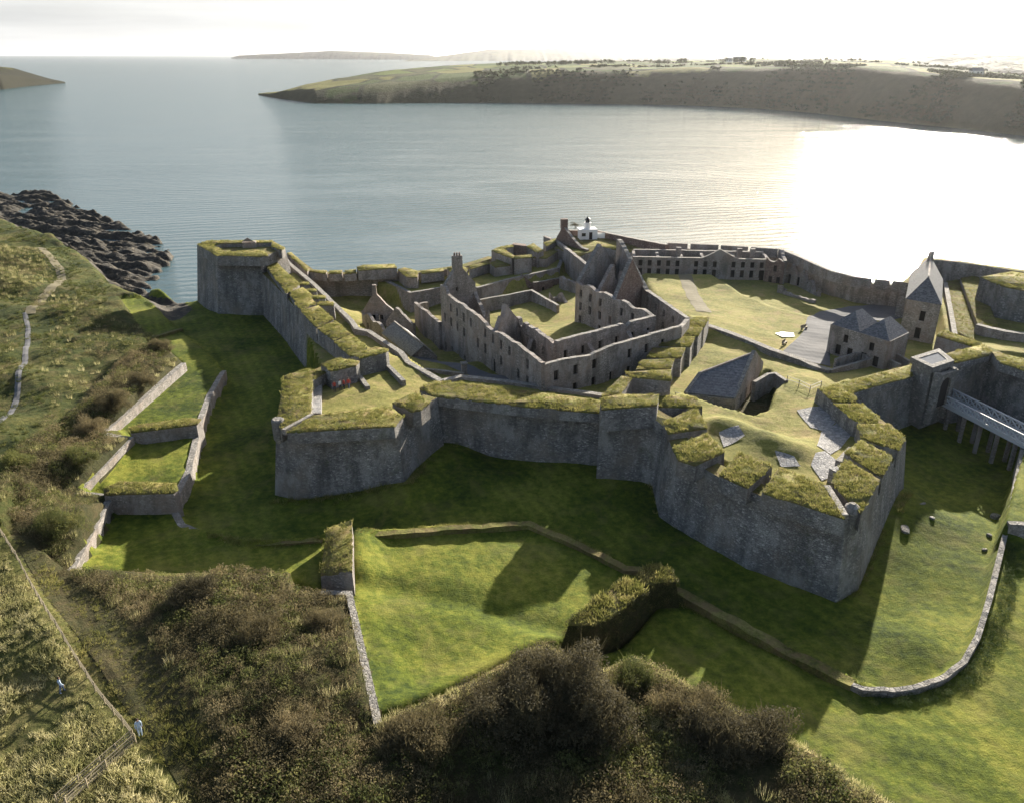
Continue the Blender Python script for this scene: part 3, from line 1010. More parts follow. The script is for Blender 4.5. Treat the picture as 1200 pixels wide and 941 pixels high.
# ------------------------------------------------------------------ masonry builders
def scarp(name, pts, thick, zb=-4.0, batter=1 / 8.0, mat=None, parent=None, top_mat=None, cap=0.0, step=2.0, close=False):
    """battered wall along pts (outer top edge, land inside on the right-hand side of travel when going from left to right in the photo)."""
    p = resample(pts, step)
    nor = side_normals(p)                      # right-hand side = outside
    mb = MB()
    n = len(p)
    low, mid, inn, innb = [], [], [], []
    for q, m in zip(p, nor):
        hh = q.z - zb
        levels = []
        for k in range(7):
            z = zb + hh * k / 6
            o = batter * (q.z - z)
            levels.append(Vector((q.x + m.x * o, q.y + m.y * o, z)))
        low.append(levels)
        inn.append(Vector((q.x - m.x * thick, q.y - m.y * thick, q.z + 0.0)))
        innb.append(Vector((q.x - m.x * thick, q.y - m.y * thick, zb)))
    for i in range(n - 1):
        for k in range(6):
            mb.quad(low[i][k], low[i + 1][k], low[i + 1][k + 1], low[i][k + 1], 0)
        mb.quad(low[i][6], low[i + 1][6], inn[i + 1], inn[i], 1)
        mb.quad(inn[i], inn[i + 1], innb[i + 1], innb[i], 0)
    for i in (0, n - 1):
        ring = [low[i][k] for k in range(7)] + [inn[i], innb[i]]
        mb.poly(ring if i else ring[::-1], 0)
    return mb.build(name, [mat or M['scarp'], top_mat or M['turf']], parent)


def pathwall(name, pts, thick, zb=None, parent=None, mat=None, top=None, ragged=0.12, step=1.2, depth=2.5, side=0.0, gnd=False):
    """free-standing or retaining wall along pts (top centre line)."""
    p = resample(pts, step)
    nor = side_normals(p)
    mb = MB()
    A, B, C, D = [], [], [], []
    for i, (q, m) in enumerate(zip(p, nor)):
        j = ragged * (0.5 * nz(q.x * 0.5, q.y * 0.5, 3.1) + 0.9 * nz(q.x * 2.3, q.y * 2.3, 8.1))
        z = q.z + j
        b = (gz(q.x, q.y) - 1.2) if gnd else (q.z - depth if zb is None else zb)
        t1, t2 = thick * (0.5 + side), thick * (0.5 - side)
        A.append(Vector((q.x + m.x * t1, q.y + m.y * t1, z)))
        B.append(Vector((q.x - m.x * t2, q.y - m.y * t2, z + ragged * 0.4 * nz(q.x, q.y, 7))))
        C.append(Vector((q.x + m.x * (t1 + 0.04), q.y + m.y * (t1 + 0.04), b)))
        D.append(Vector((q.x - m.x * (t2 + 0.04), q.y - m.y * (t2 + 0.04), b)))
    for i in range(len(p) - 1):
        mb.quad(C[i], C[i + 1], A[i + 1], A[i], 0)
        mb.quad(D[i + 1], D[i], B[i], B[i + 1], 0)
        mb.quad(A[i], A[i + 1], B[i + 1], B[i], 1)
    mb.quad(D[0], C[0], A[0], B[0], 0)
    mb.quad(C[-1], D[-1], B[-1], A[-1], 0)
    return mb.build(name, [mat or M['ruin'], top or M['coping']], parent)


def facade(mb, A, B, zb, zt, thick=0.7, openings=(), step=0.9, ragged=0.25, seed=0, mi=0, mi_top=1):
    """Masonry wall from A to B (xy) with real openings; zb, zt numbers or functions of s; openings (s, z, w, h)."""
    A, B = Vector((A[0], A[1], 0)), Vector((B[0], B[1], 0))
    L = (B - A).length
    d = (B - A) / L
    nrm = Vector((d.y, -d.x, 0))
    fb = zb if callable(zb) else (lambda s: zb)
    ft = zt if callable(zt) else (lambda s: zt)
    ss = {0.0, L}
    k = max(1, int(L / step))
    for i in range(k + 1):
        ss.add(L * i / k)
    for (s, z, w_, h_) in openings:
        ss.add(min(max(0, s - w_ / 2), L))
        ss.add(min(max(0, s + w_ / 2), L))
    ss = sorted(ss)
    ss = [s for i, s in enumerate(ss) if i == 0 or s - ss[i - 1] > 0.02]
    zlo = min(fb(s) for s in ss) - 0.5
    zs = {zlo}
    for (s, z, w_, h_) in openings:
        zs.add(z)
        zs.add(z + h_)
    ztmin = min(ft(s) for s in ss)
    zs = sorted(z for z in zs if z < ztmin - 0.05 or z == zlo)
    for extra in np.arange(zlo + 2.2, ztmin - 0.4, 2.2):
        if all(abs(extra - z) > 0.4 for z in zs):
            zs.append(extra)
    zs = sorted(zs)

    def topz(s):
        q = A + d * s
        return ft(s) + ragged * ((0.8 if ragged > 0.25 else 0.15) * nz(q.x * 0.35, q.y * 0.35, 5.0 + seed) + 0.9 * nz(q.x * 1.6, q.y * 1.6, 2.0 + seed) - 0.25 * (math.sin(s * 9.7 + seed) > 0.35))
    rows = len(zs)

    def P(i, r, side):
        s = ss[i]
        z = zs[r] if r < rows else max(topz(s), zs[-1] + 0.05)
        off = nrm * (thick / 2 if side == 0 else -thick / 2)
        return A + d * s + off + Vector((0, 0, z))
    nc = len(ss) - 1

    def solid(c, r):
        if c < 0 or c >= nc or r < 0:
            return False
        if r >= rows:
            return False
        sm = (ss[c] + ss[c + 1]) / 2
        z0 = zs[r]
        z1 = zs[r + 1] if r + 1 < rows else 1e9
        for (s, z, w_, h_) in openings:
            if abs(sm - s) < w_ / 2 - 1e-6 and z0 >= z - 1e-4 and z1 <= z + h_ + 1e-4:
                return False
        return True
    for c in range(nc):
        for r in range(rows):
            if not solid(c, r):
                continue
            mb.quad(P(c, r, 0), P(c + 1, r, 0), P(c + 1, r + 1, 0), P(c, r + 1, 0), mi)
            mb.quad(P(c + 1, r, 1), P(c, r, 1), P(c, r + 1, 1), P(c + 1, r + 1, 1), mi)
            if not solid(c - 1, r):
                mb.quad(P(c, r, 1), P(c, r, 0), P(c, r + 1, 0), P(c, r + 1, 1), mi)
            if not solid(c + 1, r):
                mb.quad(P(c + 1, r, 0), P(c + 1, r, 1), P(c + 1, r + 1, 1), P(c + 1, r + 1, 0), mi)
            if r > 0 and not solid(c, r - 1):
                mb.quad(P(c, r, 0), P(c, r, 1), P(c + 1, r, 1), P(c + 1, r, 0), mi)
            if not solid(c, r + 1):
                mb.quad(P(c, r + 1, 0), P(c + 1, r + 1, 0), P(c + 1, r + 1, 1), P(c, r + 1, 1), mi_top if r + 1 >= rows else mi)


def shade_panels(parent, A, B, openings, thick, mat):
    """near-black sheet set in each opening, painted shade for the dark inside"""
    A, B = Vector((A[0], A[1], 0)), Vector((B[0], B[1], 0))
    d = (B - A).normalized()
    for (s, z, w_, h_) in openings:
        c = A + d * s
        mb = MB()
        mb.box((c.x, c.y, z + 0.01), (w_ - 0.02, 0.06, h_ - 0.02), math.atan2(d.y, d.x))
        mb.build('door' if h_ > 2.4 else 'window', M['void'], parent)  # the sheet's colour imitates the unlit inside seen through the opening


# blade clump prototypes -----------------------------------------------------------
def proto_tuft(n=7, h=0.3, spread=0.18, lean=0.5, wd=0.03, seed=1):
    r = np.random.default_rng(seed)
    v, f = [], []
    for i in range(n):
        a, rr = r.uniform(0, 2 * math.pi), spread * math.sqrt(r.uniform(0, 1))
        x, y = rr * math.cos(a), rr * math.sin(a)
        hh = h * r.uniform(0.6, 1.15)
        la = a + r.uniform(-0.8, 0.8)
        lx, ly = lean * hh * math.cos(la) * r.uniform(.3, 1), lean * hh * math.sin(la) * r.uniform(.3, 1)
        t = r.uniform(0, math.pi)
        wx, wy = wd * math.cos(t), wd * math.sin(t)
        b = len(v)
        v += [(x - wx, y - wy, -0.03), (x + wx, y + wy, -0.03), (x + lx, y + ly, hh)]
        f.append((b, b + 1, b + 2))
    return np.array(v), np.array(f)


def proto_leaves(n=90, size=0.16, seed=1, flat=0.8, shell=0.55):
    """leaf quads through an ellipsoid of radius 1, denser towards its outside"""
    r = np.random.default_rng(seed)
    v, f = [], []
    for i in range(n):
        d = r.normal(size=3)
        d /= np.linalg.norm(d)
        if d[2] < -0.35:
            d[2] = -d[2]
        rad = shell + (1 - shell) * r.uniform(0, 1) ** 0.6
        rad *= 1 + 0.18 * math.sin(5 * d[0] + seed) * math.cos(4 * d[1] - seed)
        c = d * rad * np.array([1, 1, flat])
        nrm = d + r.normal(size=3) * 0.7
        nrm /= np.linalg.norm(nrm)
        u = np.cross(nrm, r.normal(size=3))
        u /= np.linalg.norm(u)
        w_ = np.cross(nrm, u)
        s = size * r.uniform(0.55, 1.35)
        b = len(v)
        v += [tuple(c - u * s), tuple(c + w_ * s * 0.45), tuple(c + u * s), tuple(c - w_ * s * 0.45)]
        f.append((b, b + 1, b + 2, b + 3))
    return np.array(v), np.array(f)


def scatter_mesh(protos, pos, scale, yaw, zscale=None, r=None):
    """merge many transformed copies of prototypes into one vertex/face pair"""
    r = r or rng
    pos, scale, yaw = np.asarray(pos, float), np.asarray(scale, float), np.asarray(yaw, float)
    zs = scale if zscale is None else np.asarray(zscale, float)
    which = r.integers(0, len(protos), len(pos))
    V, F, off = [], [], 0
    for k, (pv, pf) in enumerate(protos):
        ix = np.where(which == k)[0]
        if len(ix) == 0:
            continue
        c, s = np.cos(yaw[ix])[:, None], np.sin(yaw[ix])[:, None]
        x = (pv[:, 0] * c - pv[:, 1] * s) * scale[ix][:, None] + pos[ix, 0][:, None]
        y = (pv[:, 0] * s + pv[:, 1] * c) * scale[ix][:, None] + pos[ix, 1][:, None]
        z = pv[:, 2][None, :] * zs[ix][:, None] + pos[ix, 2][:, None]
        V.append(np.stack([x, y, z], -1).reshape(-1, 3))
        F.append((pf[None] + (np.arange(len(ix)) * len(pv))[:, None, None] + off).reshape(-1, pf.shape[1]))
        off += len(ix) * len(pv)
    if not V:
        return np.zeros((0, 3)), np.zeros((0, 3), int)
    return np.concatenate(V), np.concatenate(F)


TUFTS = [proto_tuft(seed=s, n=9, h=0.15, spread=0.16, lean=0.8, wd=0.022) for s in range(5)]


def turf(name, top, parent, rise=0.25, tufts=9.0, mat=None, over=0.03, cell=0.45, th=1.0, skirt=0.3):
    """uneven sod on a masonry top: a lumpy skin with grass blades standing on it"""
    top = ccw(top)
    nor = outward(top)
    top = [p + m * over for p, m in zip(top, nor)]
    bm = bmesh.new()
    bm.faces.new([bm.verts.new(p) for p in top])
    xs, ys = [p.x for p in top], [p.y for p in top]
    for axis, lo, hi in ((0, min(xs), max(xs)), (1, min(ys), max(ys))):
        c = lo + cell
        while c < hi:
            pl = Vector((c, 0, 0)) if axis == 0 else Vector((0, c, 0))
            no = Vector((1, 0.13, 0)) if axis == 0 else Vector((-0.11, 1, 0))
            bmesh.ops.bisect_plane(bm, geom=bm.verts[:] + bm.edges[:] + bm.faces[:], plane_co=pl + Vector((0, 0, 0)), plane_no=no)
            c += cell
    bmesh.ops.triangulate(bm, faces=bm.faces[:])
    bm.verts.ensure_lookup_table()
    vx = np.array([v.co.x for v in bm.verts])
    vy = np.array([v.co.y for v in bm.verts])
    d = np.maximum(0, seg_dist(vx, vy, top))
    edge_verts = [v for v in bm.verts if v.is_boundary]
    for v, dd in zip(bm.verts, d):
        k = min(1.0, dd / 0.6)
        k = k * (2 - k)
        q = 0.55 + 0.5 * nz(v.co.x * 0.8, v.co.y * 0.8, 1) + 0.35 * nz(v.co.x * 2.4, v.co.y * 2.4, 2)
        v.co.z += 0.02 + 0.8 * rise * k * max(0.1, q)
        if dd < 0.02:
            j = 0.12 * nz(v.co.x * 1.7, v.co.y * 1.7, 9)
            v.co.x += j
            v.co.y += j * 0.7
            v.co.z += 0.05 * nz(v.co.x * 3, v.co.y * 3, 4)
    # short hanging edge
    be = [e for e in bm.edges if e.is_boundary]
    ext = bmesh.ops.extrude_edge_only(bm, edges=be)
    for v in [g for g in ext['geom'] if isinstance(g, bmesh.types.BMVert)]:
        v.co.z -= skirt * (0.7 + 0.6 * nz(v.co.x * 2, v.co.y * 2, 6))
    bmesh.ops.recalc_face_normals(bm, faces=bm.faces[:])
    bm.verts.ensure_lookup_table()
    co = np.array([v.co[:] for v in bm.verts])
    tri = []
    for f in bm.faces:
        idx = [v.index for v in f.verts]
        tri.append(idx[:3])
        if len(idx) == 4:
            tri.append([idx[0], idx[2], idx[3]])
    tri = np.array(tri)
    nsk = len(bm.verts) - len(ext['geom']) if False else None
    bm.free()
    mi = np.zeros(len(tri), int)
    # blades
    P0, P1, P2 = co[tri[:, 0]], co[tri[:, 1]], co[tri[:, 2]]
    nn = np.cross(P1 - P0, P2 - P0)
    ar = np.linalg.norm(nn, axis=1) / 2
    flat = np.abs(nn[:, 2]) > 0.35 * np.linalg.norm(nn, axis=1)
    wts = ar * flat
    count = int(wts.sum() * tufts * 1.5)
    if count > 0:
        ti = rng.choice(len(tri), count, p=wts / wts.sum())
        a, b = rng.random(count), rng.random(count)
        sw = a + b > 1
        a[sw], b[sw] = 1 - a[sw], 1 - b[sw]
        pos = P0[ti] + (P1 - P0)[ti] * a[:, None] + (P2 - P0)[ti] * b[:, None]
        bare = fbm2(pos[:, 0] + 700, pos[:, 1] + 700, 61, 4, 0.55) > -0.36          # worn and bare spots
        pos = pos[bare]
        count = len(pos)
        sc = (0.55 + 0.9 * rng.random(count)) * th
        # thicker and taller in patches
        sc *= 0.7 + 0.7 * np.clip(fbm2(pos[:, 0] + 300, pos[:, 1] + 300, 21, 3, 0.7) + 0.5, 0, 1)
        tv, tf = scatter_mesh(TUFTS, pos, sc, rng.random(count) * 6.28)
        tri = np.concatenate([tri, tf + len(co)])
        co = np.concatenate([co, tv])
        mi = np.concatenate([mi, np.ones(len(tf), int)])
    o = array_mesh(name, co, tri, [mat or M['turf'], M['blade']], parent, mi=mi)
    return o


def merlon(parent, pix, z, drop, name='merlon', grow=0.12, mat=None, th=1.0, rise=0.25, tufts=9.0, rock=None):
    top = SL(pix, z)
    mb = MB()
    t2 = [Vector((p.x, p.y, p.z)) for p in top]
    zb = min(p.z for p in t2) - drop
    mb.prism(t2, zb, 0, 1, grow)
    o = mb.build(name, [mat or M['scarp'], M['turf']], parent)
    turf('turf', top, o, rise=rise, tufts=tufts, th=th)
    return o


def drape(name, ring, mat, parent=None, dz=0.09, cell=0.6):
    """paving laid on the ground, following its rise and fall"""
    ring = ccw(ring)
    bm = bmesh.new()
    bm.faces.new([bm.verts.new((p.x, p.y, 0)) for p in ring])
    xs, ys = [p.x for p in ring], [p.y for p in ring]
    for axis, lo, hi in ((0, min(xs), max(xs)), (1, min(ys), max(ys))):
        c = lo + cell
        while c < hi:
            bmesh.ops.bisect_plane(bm, geom=bm.verts[:] + bm.edges[:] + bm.faces[:], plane_co=(c, 0, 0) if axis == 0 else (0, c, 0), plane_no=(1, 0, 0) if axis == 0 else (0, 1, 0))
            c += cell
    bmesh.ops.triangulate(bm, faces=bm.faces[:])
    h = ground(np.array([v.co.x for v in bm.verts]), np.array([v.co.y for v in bm.verts]))
    for v, z in zip(bm.verts, h):
        v.co.z = z + dz
    me = bpy.data.meshes.new(name)
    bm.to_mesh(me)
    bm.free()
    me.materials.append(mat)
    o = bpy.data.objects.new(name, me)
    o['_world'] = 1
    link(o, parent)
    del o['_world']
    return o


# ================================================================== FORT: outer works
# ---- sea bastion, far left
SBc = S(270, 362, 0)
sb = thing('bastion', SBc, 'tall grass-topped corner bastion standing at the edge of the sea', 'bastion', 'bastions of the star fort')
sb_top = SL([(334, 291.5), (319, 283.4), (243, 283.4), (231, 287), (254, 301.5), (304, 302.5)], 14)[::-1]
mb = MB()
mb.prism(sb_top, -6.5, 0, 1, 2.6)
mb.build('scarp_wall', [M['scarp'], M['turf']], sb)
# parapet ring around the sunken gun floor
ring_out = SL([(231.5, 286.5), (254.5, 300.5), (304, 301), (300, 295), (258, 294), (262, 288), (300, 286.5), (298, 283.2), (243, 283.2)], 14.6)
mb = MB()
for seg in ([(231.5, 287), (254.5, 300.6), (262, 297), (258, 291.5), (246, 287)], [(254.5, 300.6), (303, 301), (314, 299.5), (309, 294.5), (296, 293.5), (262, 296)],
            [(231.5, 286.6), (246, 288.5), (262, 285.6), (300, 285), (318, 284.6), (319, 282.2), (243, 282.2)]):
    merlon(sb, seg, 15.0, 2.2, 'parapet', rise=0.5, th=1.2, tufts=5)
merlon(sb, [(319, 282.6), (334, 290.6), (330, 294), (318, 289)], 14.6, 2.0, 'parapet', rise=0.3, tufts=5)
mb = MB()
p = S(293, 292, 13.6)
mb.box((p.x, p.y, 13.4), (3.2, 1.6, 2.0), 0.2, 0)
mb.poly([p + Vector((-1.6, -0.9, 1.9)), p + Vector((1.6, -0.9, 1.9)), p + Vector((0, -0.9, 2.9))], 0)
mb.build('guardhouse', [M['ruin']], sb)

# ---- left curtain
lc = thing('curtain_wall', S(340, 385, 1), 'long straight rampart wall running back to the sea bastion', 'rampart', 'curtain walls of the star fort')
scarp('scarp_wall', SL([(303, 316), (337, 350), (352, 369), (370, 389), (391, 405), (412, 424)], 10.4), 4.0, -3, parent=lc)
for k, q in enumerate([[(305, 303), (318, 302), (351, 334), (336, 344)], [(339, 342), (355, 337), (366, 346), (346, 355)], [(346, 356), (363, 347), (370, 356), (353, 363)],
                       [(352, 364), (373, 358.5), (391, 374), (370, 383.5)], [(372, 385), (393, 376), (410, 391), (391, 399)], [(392, 401), (412, 392), (430, 407), (411, 418)]]):
    merlon(lc, q, 11.6, 2.6, rise=0.35, th=1.1)
for q in ([(350, 334), (353, 331), (362, 331), (363, 334)], [(357, 342), (360, 339), (371, 339), (371, 342)], [(363, 350), (367, 346.5), (381, 346.5), (381, 350)], [(371, 357.5), (375, 354), (391, 354), (391, 358)]):
    merlon(lc, q, 11.2, 3.0, 'traverse', rise=0.4, th=1.1)

# ---- middle bastion
mbas = thing('bastion', S(400, 540, 1), 'arrow-shaped bastion with grassy parapets, its tip pointing left of centre', 'bastion', 'bastions of the star fort')
scarp('scarp_wall', SL([(376, 430), (362, 436), (331, 444), (323.5, 503), (345, 507.5), (464, 499), (474, 489), (512, 466)], 10.2), 2.4, -3, parent=mbas)
merlon(mbas, [(331.5, 441), (360, 432.5), (381, 437), (366, 446), (364, 485), (330, 503), (327, 491)], 11.4, 1.8, rise=0.25, th=1.2)
merlon(mbas, [(337, 506), (366, 487), (455, 475), (472, 488), (462, 499)], 11.4, 1.8, rise=0.3, th=1.2)
merlon(mbas, [(460, 472), (487, 459), (503, 472), (493, 480), (484, 482)], 11.4, 2.4, rise=0.3)
merlon(mbas, [(376, 427), (397, 420), (421, 423.5), (417, 428), (387, 435)], 12.2, 4.0, rise=0.25)
merlon(mbas, [(411, 416.5), (440, 407), (455, 409.5), (452, 413), (422, 420)], 12.2, 4.0, rise=0.25)
mb = MB()
a, b, c, d = SL([(367, 448), (377, 448), (376, 484), (366, 484)], 10.0)
mb.prism([a, b, c, d], 8.6, 0, 0, 0.1)
mb.build('firing_step', [M['flags']], mbas)
mb = MB()
p = S(325, 503, 10.2)
mb.lathe((p.x + 0.2, p.y, 7.4), [(0.15, 0), (0.5, 0.8), (0.85, 1.6), (0.9, 4.2), (0.7, 4.4)], 10, 0)
mb.build('sentry_turret', [M['dressed']], mbas)
# gutter between the two parapets at the tip
pathwall('coping_strip', SL([(332, 503), (366, 484.5)], 11.55), 0.55, parent=mbas, depth=0.8, ragged=0.03)
# revetment steps in front of the flank merlons
for q in ([(388, 450), (419, 439), (420, 441), (389, 452.5)], [(424, 431), (452, 422), (453, 424.5), (426, 434)]):
    mb = MB()
    mb.prism(SL(q, 9.9), 8.6, 0, 0, 0.1)
    mb.build('banquette', [M['flags']], mbas)
for q in ([(417, 434), (431, 453)], [(455, 428), (473, 446)]):
    pathwall('ramp_kerb', SL(q, 9.9), 0.7, parent=mbas, depth=1.2, ragged=0.05)

# ---- middle curtain
mc = thing('curtain_wall', S(610, 528, 1), 'rampart wall with a grassy parapet strip between the two nearest bastions', 'rampart', 'curtain walls of the star fort')
scarp('scarp_wall', SL([(508, 467), (560, 472.5), (620, 478), (704, 484.5)], 9.3), 3.4, -3, parent=mc)
merlon(mc, [(492, 455), (509, 446.5), (560, 450.5), (620, 458.5), (703, 469), (704, 483.5), (620, 477), (560, 470), (508, 464)], 10.2, 1.6, 'parapet', rise=0.25, th=1.1)

# ---- right bastion
rb = thing('bastion', S(960, 660, 0), 'big bastion with grassy merlons, its sharp tip pointing at the camera', 'bastion', 'bastions of the star fort')
scarp('scarp_wall', SL([(703, 481, 11.4), (760, 485, 11.4), (778, 500, 10.2), (789, 529), (843, 559), (892, 581), (991, 611), (1010, 602), (1034, 561), (1062, 516), (1034, 492), (1004, 471), (990, 464)], 9.9), 2.6, -3, parent=rb)
RB = [[(778, 494), (816, 477), (829, 501), (783, 507)], [(787.5, 524), (828, 507), (849, 528.5), (815, 545), (795, 538)], [(843.5, 555.5), (867, 529.5), (905, 545), (876, 571)],
      [(893, 577), (913.5, 547), (964, 565), (990, 607)], [(974, 565), (990, 538), (1031, 562), (1009, 600)], [(990, 530), (1009, 515), (1046, 535), (1034, 559)],
      [(1005, 497), (1042, 496), (1061.5, 513.5), (1052, 528), (1009, 512)], [(977, 473), (1012, 474), (1030, 488), (1028, 496), (1002, 494)], [(958, 455), (984, 455), (1004, 465), (1003, 471), (977, 470)]]
for q in RB:
    merlon(rb, q, 11.1, 2.3, rise=0.3, th=1.25, tufts=11)
# U-shaped parapet at the left shoulder
merlon(rb, [(705, 464), (728, 441), (741, 443), (727, 461)], 13.0, 3.4, 'parapet', rise=0.25)
merlon(rb, [(733, 436.5), (786, 433.5), (786, 445.5), (741, 442.5)], 13.0, 4.4, 'parapet', rise=0.25)
merlon(rb, [(704, 466.5), (727, 462), (772, 462.5), (770, 474.5), (705, 479)], 13.0, 3.4, 'parapet', rise=0.25)
merlon(rb, [(771, 465), (783, 464.5), (815, 465), (823, 477), (778, 476), (771, 476)], 11.2, 2.0, 'parapet', rise=0.25)
mb = MB()
p = S(1001, 605, 9.9)
mb.lathe((p.x - 0.3, p.y + 0.2, 4.6), [(0.2, 0), (0.6, 1.5), (0.95, 3.2), (1.05, 6.0), (0.95, 6.2), (0.8, 6.5), (0.3, 6.9)], 12, 0)
mb.build('sentry_turret', [M['dressed']], rb)
pathwall('coping_strip', SL([(991, 603), (969, 568)], 11.2), 0.7, parent=rb, depth=1.0, ragged=0.03)
pathwall('ramp_kerb', SL([(983, 540), (998, 524)], 10.2), 0.8, parent=rb, depth=1.6, ragged=0.04)
mb = MB()
a = S(984, 549, 10.9)
mb.box((a.x, a.y, 9.0), (2.0, 1.4, 1.9), 0.5, 0)
mb.build('stone_chest', [M['flags']], rb)
for q in ([(934, 478), (962, 474), (985, 488), (968, 503), (950, 498)], [(963, 503), (988, 490), (1000, 505), (986, 524), (973, 533), (957, 524)], [(955, 535), (966, 530), (982, 540), (971, 560), (963, 563), (950, 546)],
          [(842, 510), (864, 508), (872, 517), (848, 525)], [(907, 534), (930, 540), (938, 548), (915, 548)]):
    drape('gun_platform', SL(q, 9.12), M['flags'], rb)

# stepped row of parapet blocks by the barracks
row = thing('parapet_row', S(790, 440, 7), 'stepped row of turfed stone parapet blocks beside the barrack wall', 'parapet')
for q in ([(799, 382), (805, 370), (831, 372), (825, 384)], [(785, 393), (795, 382.5), (824, 384), (818, 394)], [(772.5, 405), (778, 394.5), (814, 395), (809, 406.5)],
          [(757.5, 419), (765, 408), (803, 408), (798, 419.5)], [(745, 433), (752.5, 422), (790, 421), (786, 432)]):
    merlon(row, q, 10.6, 4.6, 'parapet_block', rise=0.25)

# ---- gate curtain, gatehouse, far right curtain
gc = thing('curtain_wall', S(1040, 490, 5), 'rampart wall with a turfed top from the big bastion to the gatehouse', 'rampart', 'curtain walls of the star fort')
scarp('scarp_wall', SL([(985, 464), (1068, 441.5), (1076, 439)], 10.6), 2.6, -3, parent=gc)
merlon(gc, [(964, 454.5), (1018, 440), (1070, 427), (1069, 441), (1020, 454), (988, 463)], 11.0, 1.2, 'parapet', rise=0.15)

M['leads'] = plain('lead_roofing', (0.16, 0.17, 0.19), 0.95, 0.35, 1.2, 0.4, 0.03, spec=0.05)
gt = thing('gatehouse', S(1093, 480, 6), 'square stone gatehouse tower with an arched gateway at the bridge', 'gatehouse')
GT = SL([(1070.5, 420), (1092.5, 430.5), (1115, 423), (1100, 411)], 13.2)     # left, near, right, back
mb = MB()
mb.prism(GT, 3.0, 0, 1, 0.25)
mb.build('tower', [M['dressed'], M['leads']], gt)
mb = MB()
big = ccw(GT)
o_ = outward(big)
ring = [p + m * 0.35 for p, m in zip(big, o_)]
mb.prism([Vector((p.x, p.y, 12.9)) for p in ring], 12.4, 0, 0, 0, True)
mb.build('cornice', [M['dressed']], gt)
mb = MB()
inner = [p - m * 0.6 for p, m in zip(big, o_)]
for i in range(4):
    j = (i + 1) % 4
    for (u_, v_, flip) in ((ring, ring, 0),):
        a, b = Vector((ring[i].x, ring[i].y, 12.9)), Vector((ring[j].x, ring[j].y, 12.9))
        c, d = Vector((inner[j].x, inner[j].y, 12.9)), Vector((inner[i].x, inner[i].y, 12.9))
        up = Vector((0, 0, 0.42))
        mb.quad(a, b, b + up, a + up)
        mb.quad(c, d, d + up, c + up)
        mb.quad(a + up, b + up, c + up, d + up)
mb.build('parapet', [M['dressed']], gt)
near, right, left = GT[1], GT[2], GT[0]
d_ = (right - near).to_2d().normalized()
nrm = Vector((d_.y, -d_.x, 0))
wv = (right - near).to_2d().length
mid = near + Vector((d_.x, d_.y, 0)) * wv * 0.5
if nrm.dot(Vector((0, -1, 0))) < 0:
    nrm = -nrm
# arch surround: two piers and a ring of voussoirs proud of the wall, with the dark gate leaf inside
dv = Vector((d_.x, d_.y, 0))
mb = MB()
gz0 = 6.4
pts_out, pts_in = [], []
for k in range(13):
    a = math.pi * k / 12
    pts_out.append((math.cos(a) * 2.0, 3.6 + math.sin(a) * 2.0))
    pts_in.append((math.cos(a) * 1.35, 3.6 + math.sin(a) * 1.35))
pts_out = [(2.0, 0)] + pts_out + [(-2.0, 0)]
pts_in = [(1.35, 0)] + pts_in + [(-1.35, 0)]


def gpt(q, off):
    s = mid + dv * q[0] + nrm * off
    return Vector((s.x, s.y, gz0 + q[1]))


for k in range(len(pts_out) - 1):
    a, b, c, d = gpt(pts_out[k], 1.3), gpt(pts_out[k + 1], 1.3), gpt(pts_in[k + 1], 1.3), gpt(pts_in[k], 1.3)
    a0, b0, c0, d0 = gpt(pts_out[k], 0.3), gpt(pts_out[k + 1], 0.3), gpt(pts_in[k + 1], 0.3), gpt(pts_in[k], 0.3)
    mb.quad(a, d, c, b)
    mb.quad(a, b, b0, a0)
    mb.quad(d, d0, c0, c)
mb.build('gate_arch', [M['coping']], gt)
mb = MB()
mb.poly([gpt(q, 0.95) for q in pts_in])
mb.build('gate_leaf', [M['door']], gt)
for s in (-1, 1):
    mb = MB()
    q = mid + dv * (s * (wv * 0.5 - 0.5)) + nrm * 0.8
    mb.box((q.x, q.y, 4.0), (0.8, 0.8, 8.4), math.atan2(d_.y, d_.x), 0)
    mb.build('pilaster', [M['coping']], gt)
mb = MB()
q = mid + nrm * 0.95
mb.box((q.x, q.y, 11.6), (wv + 0.6, 0.7, 0.5), math.atan2(d_.y, d_.x), 0)
mb.build('string_course', [M['coping']], gt)

rc = thing('curtain_wall', S(1160, 470, 5), 'dark rampart wall to the right of the gatehouse above the footbridge', 'rampart', 'curtain walls of the star fort')
scarp('scarp_wall', SL([(1113, 428), (1160, 416), (1200, 436), (1290, 480)], 12.0), 2.6, -3, parent=rc)
merlon(rc, [(1107, 415), (1152, 404), (1163, 411), (1159, 416), (1116, 426)], 12.6, 1.2, 'parapet', rise=0.15)
merlon(rc, [(1163, 413), (1198, 420), (1260, 440), (1262, 455), (1200, 434), (1172, 425)], 12.6, 1.4, 'parapet', rise=0.15)
mb = MB()
p = S(1162, 424, 10.9)
mb.box((p.x, p.y - 0.3, 10.2), (1.0, 0.8, 1.7), 0.2, 0)
mb.build('lookout_box', [M['coping']], rc)

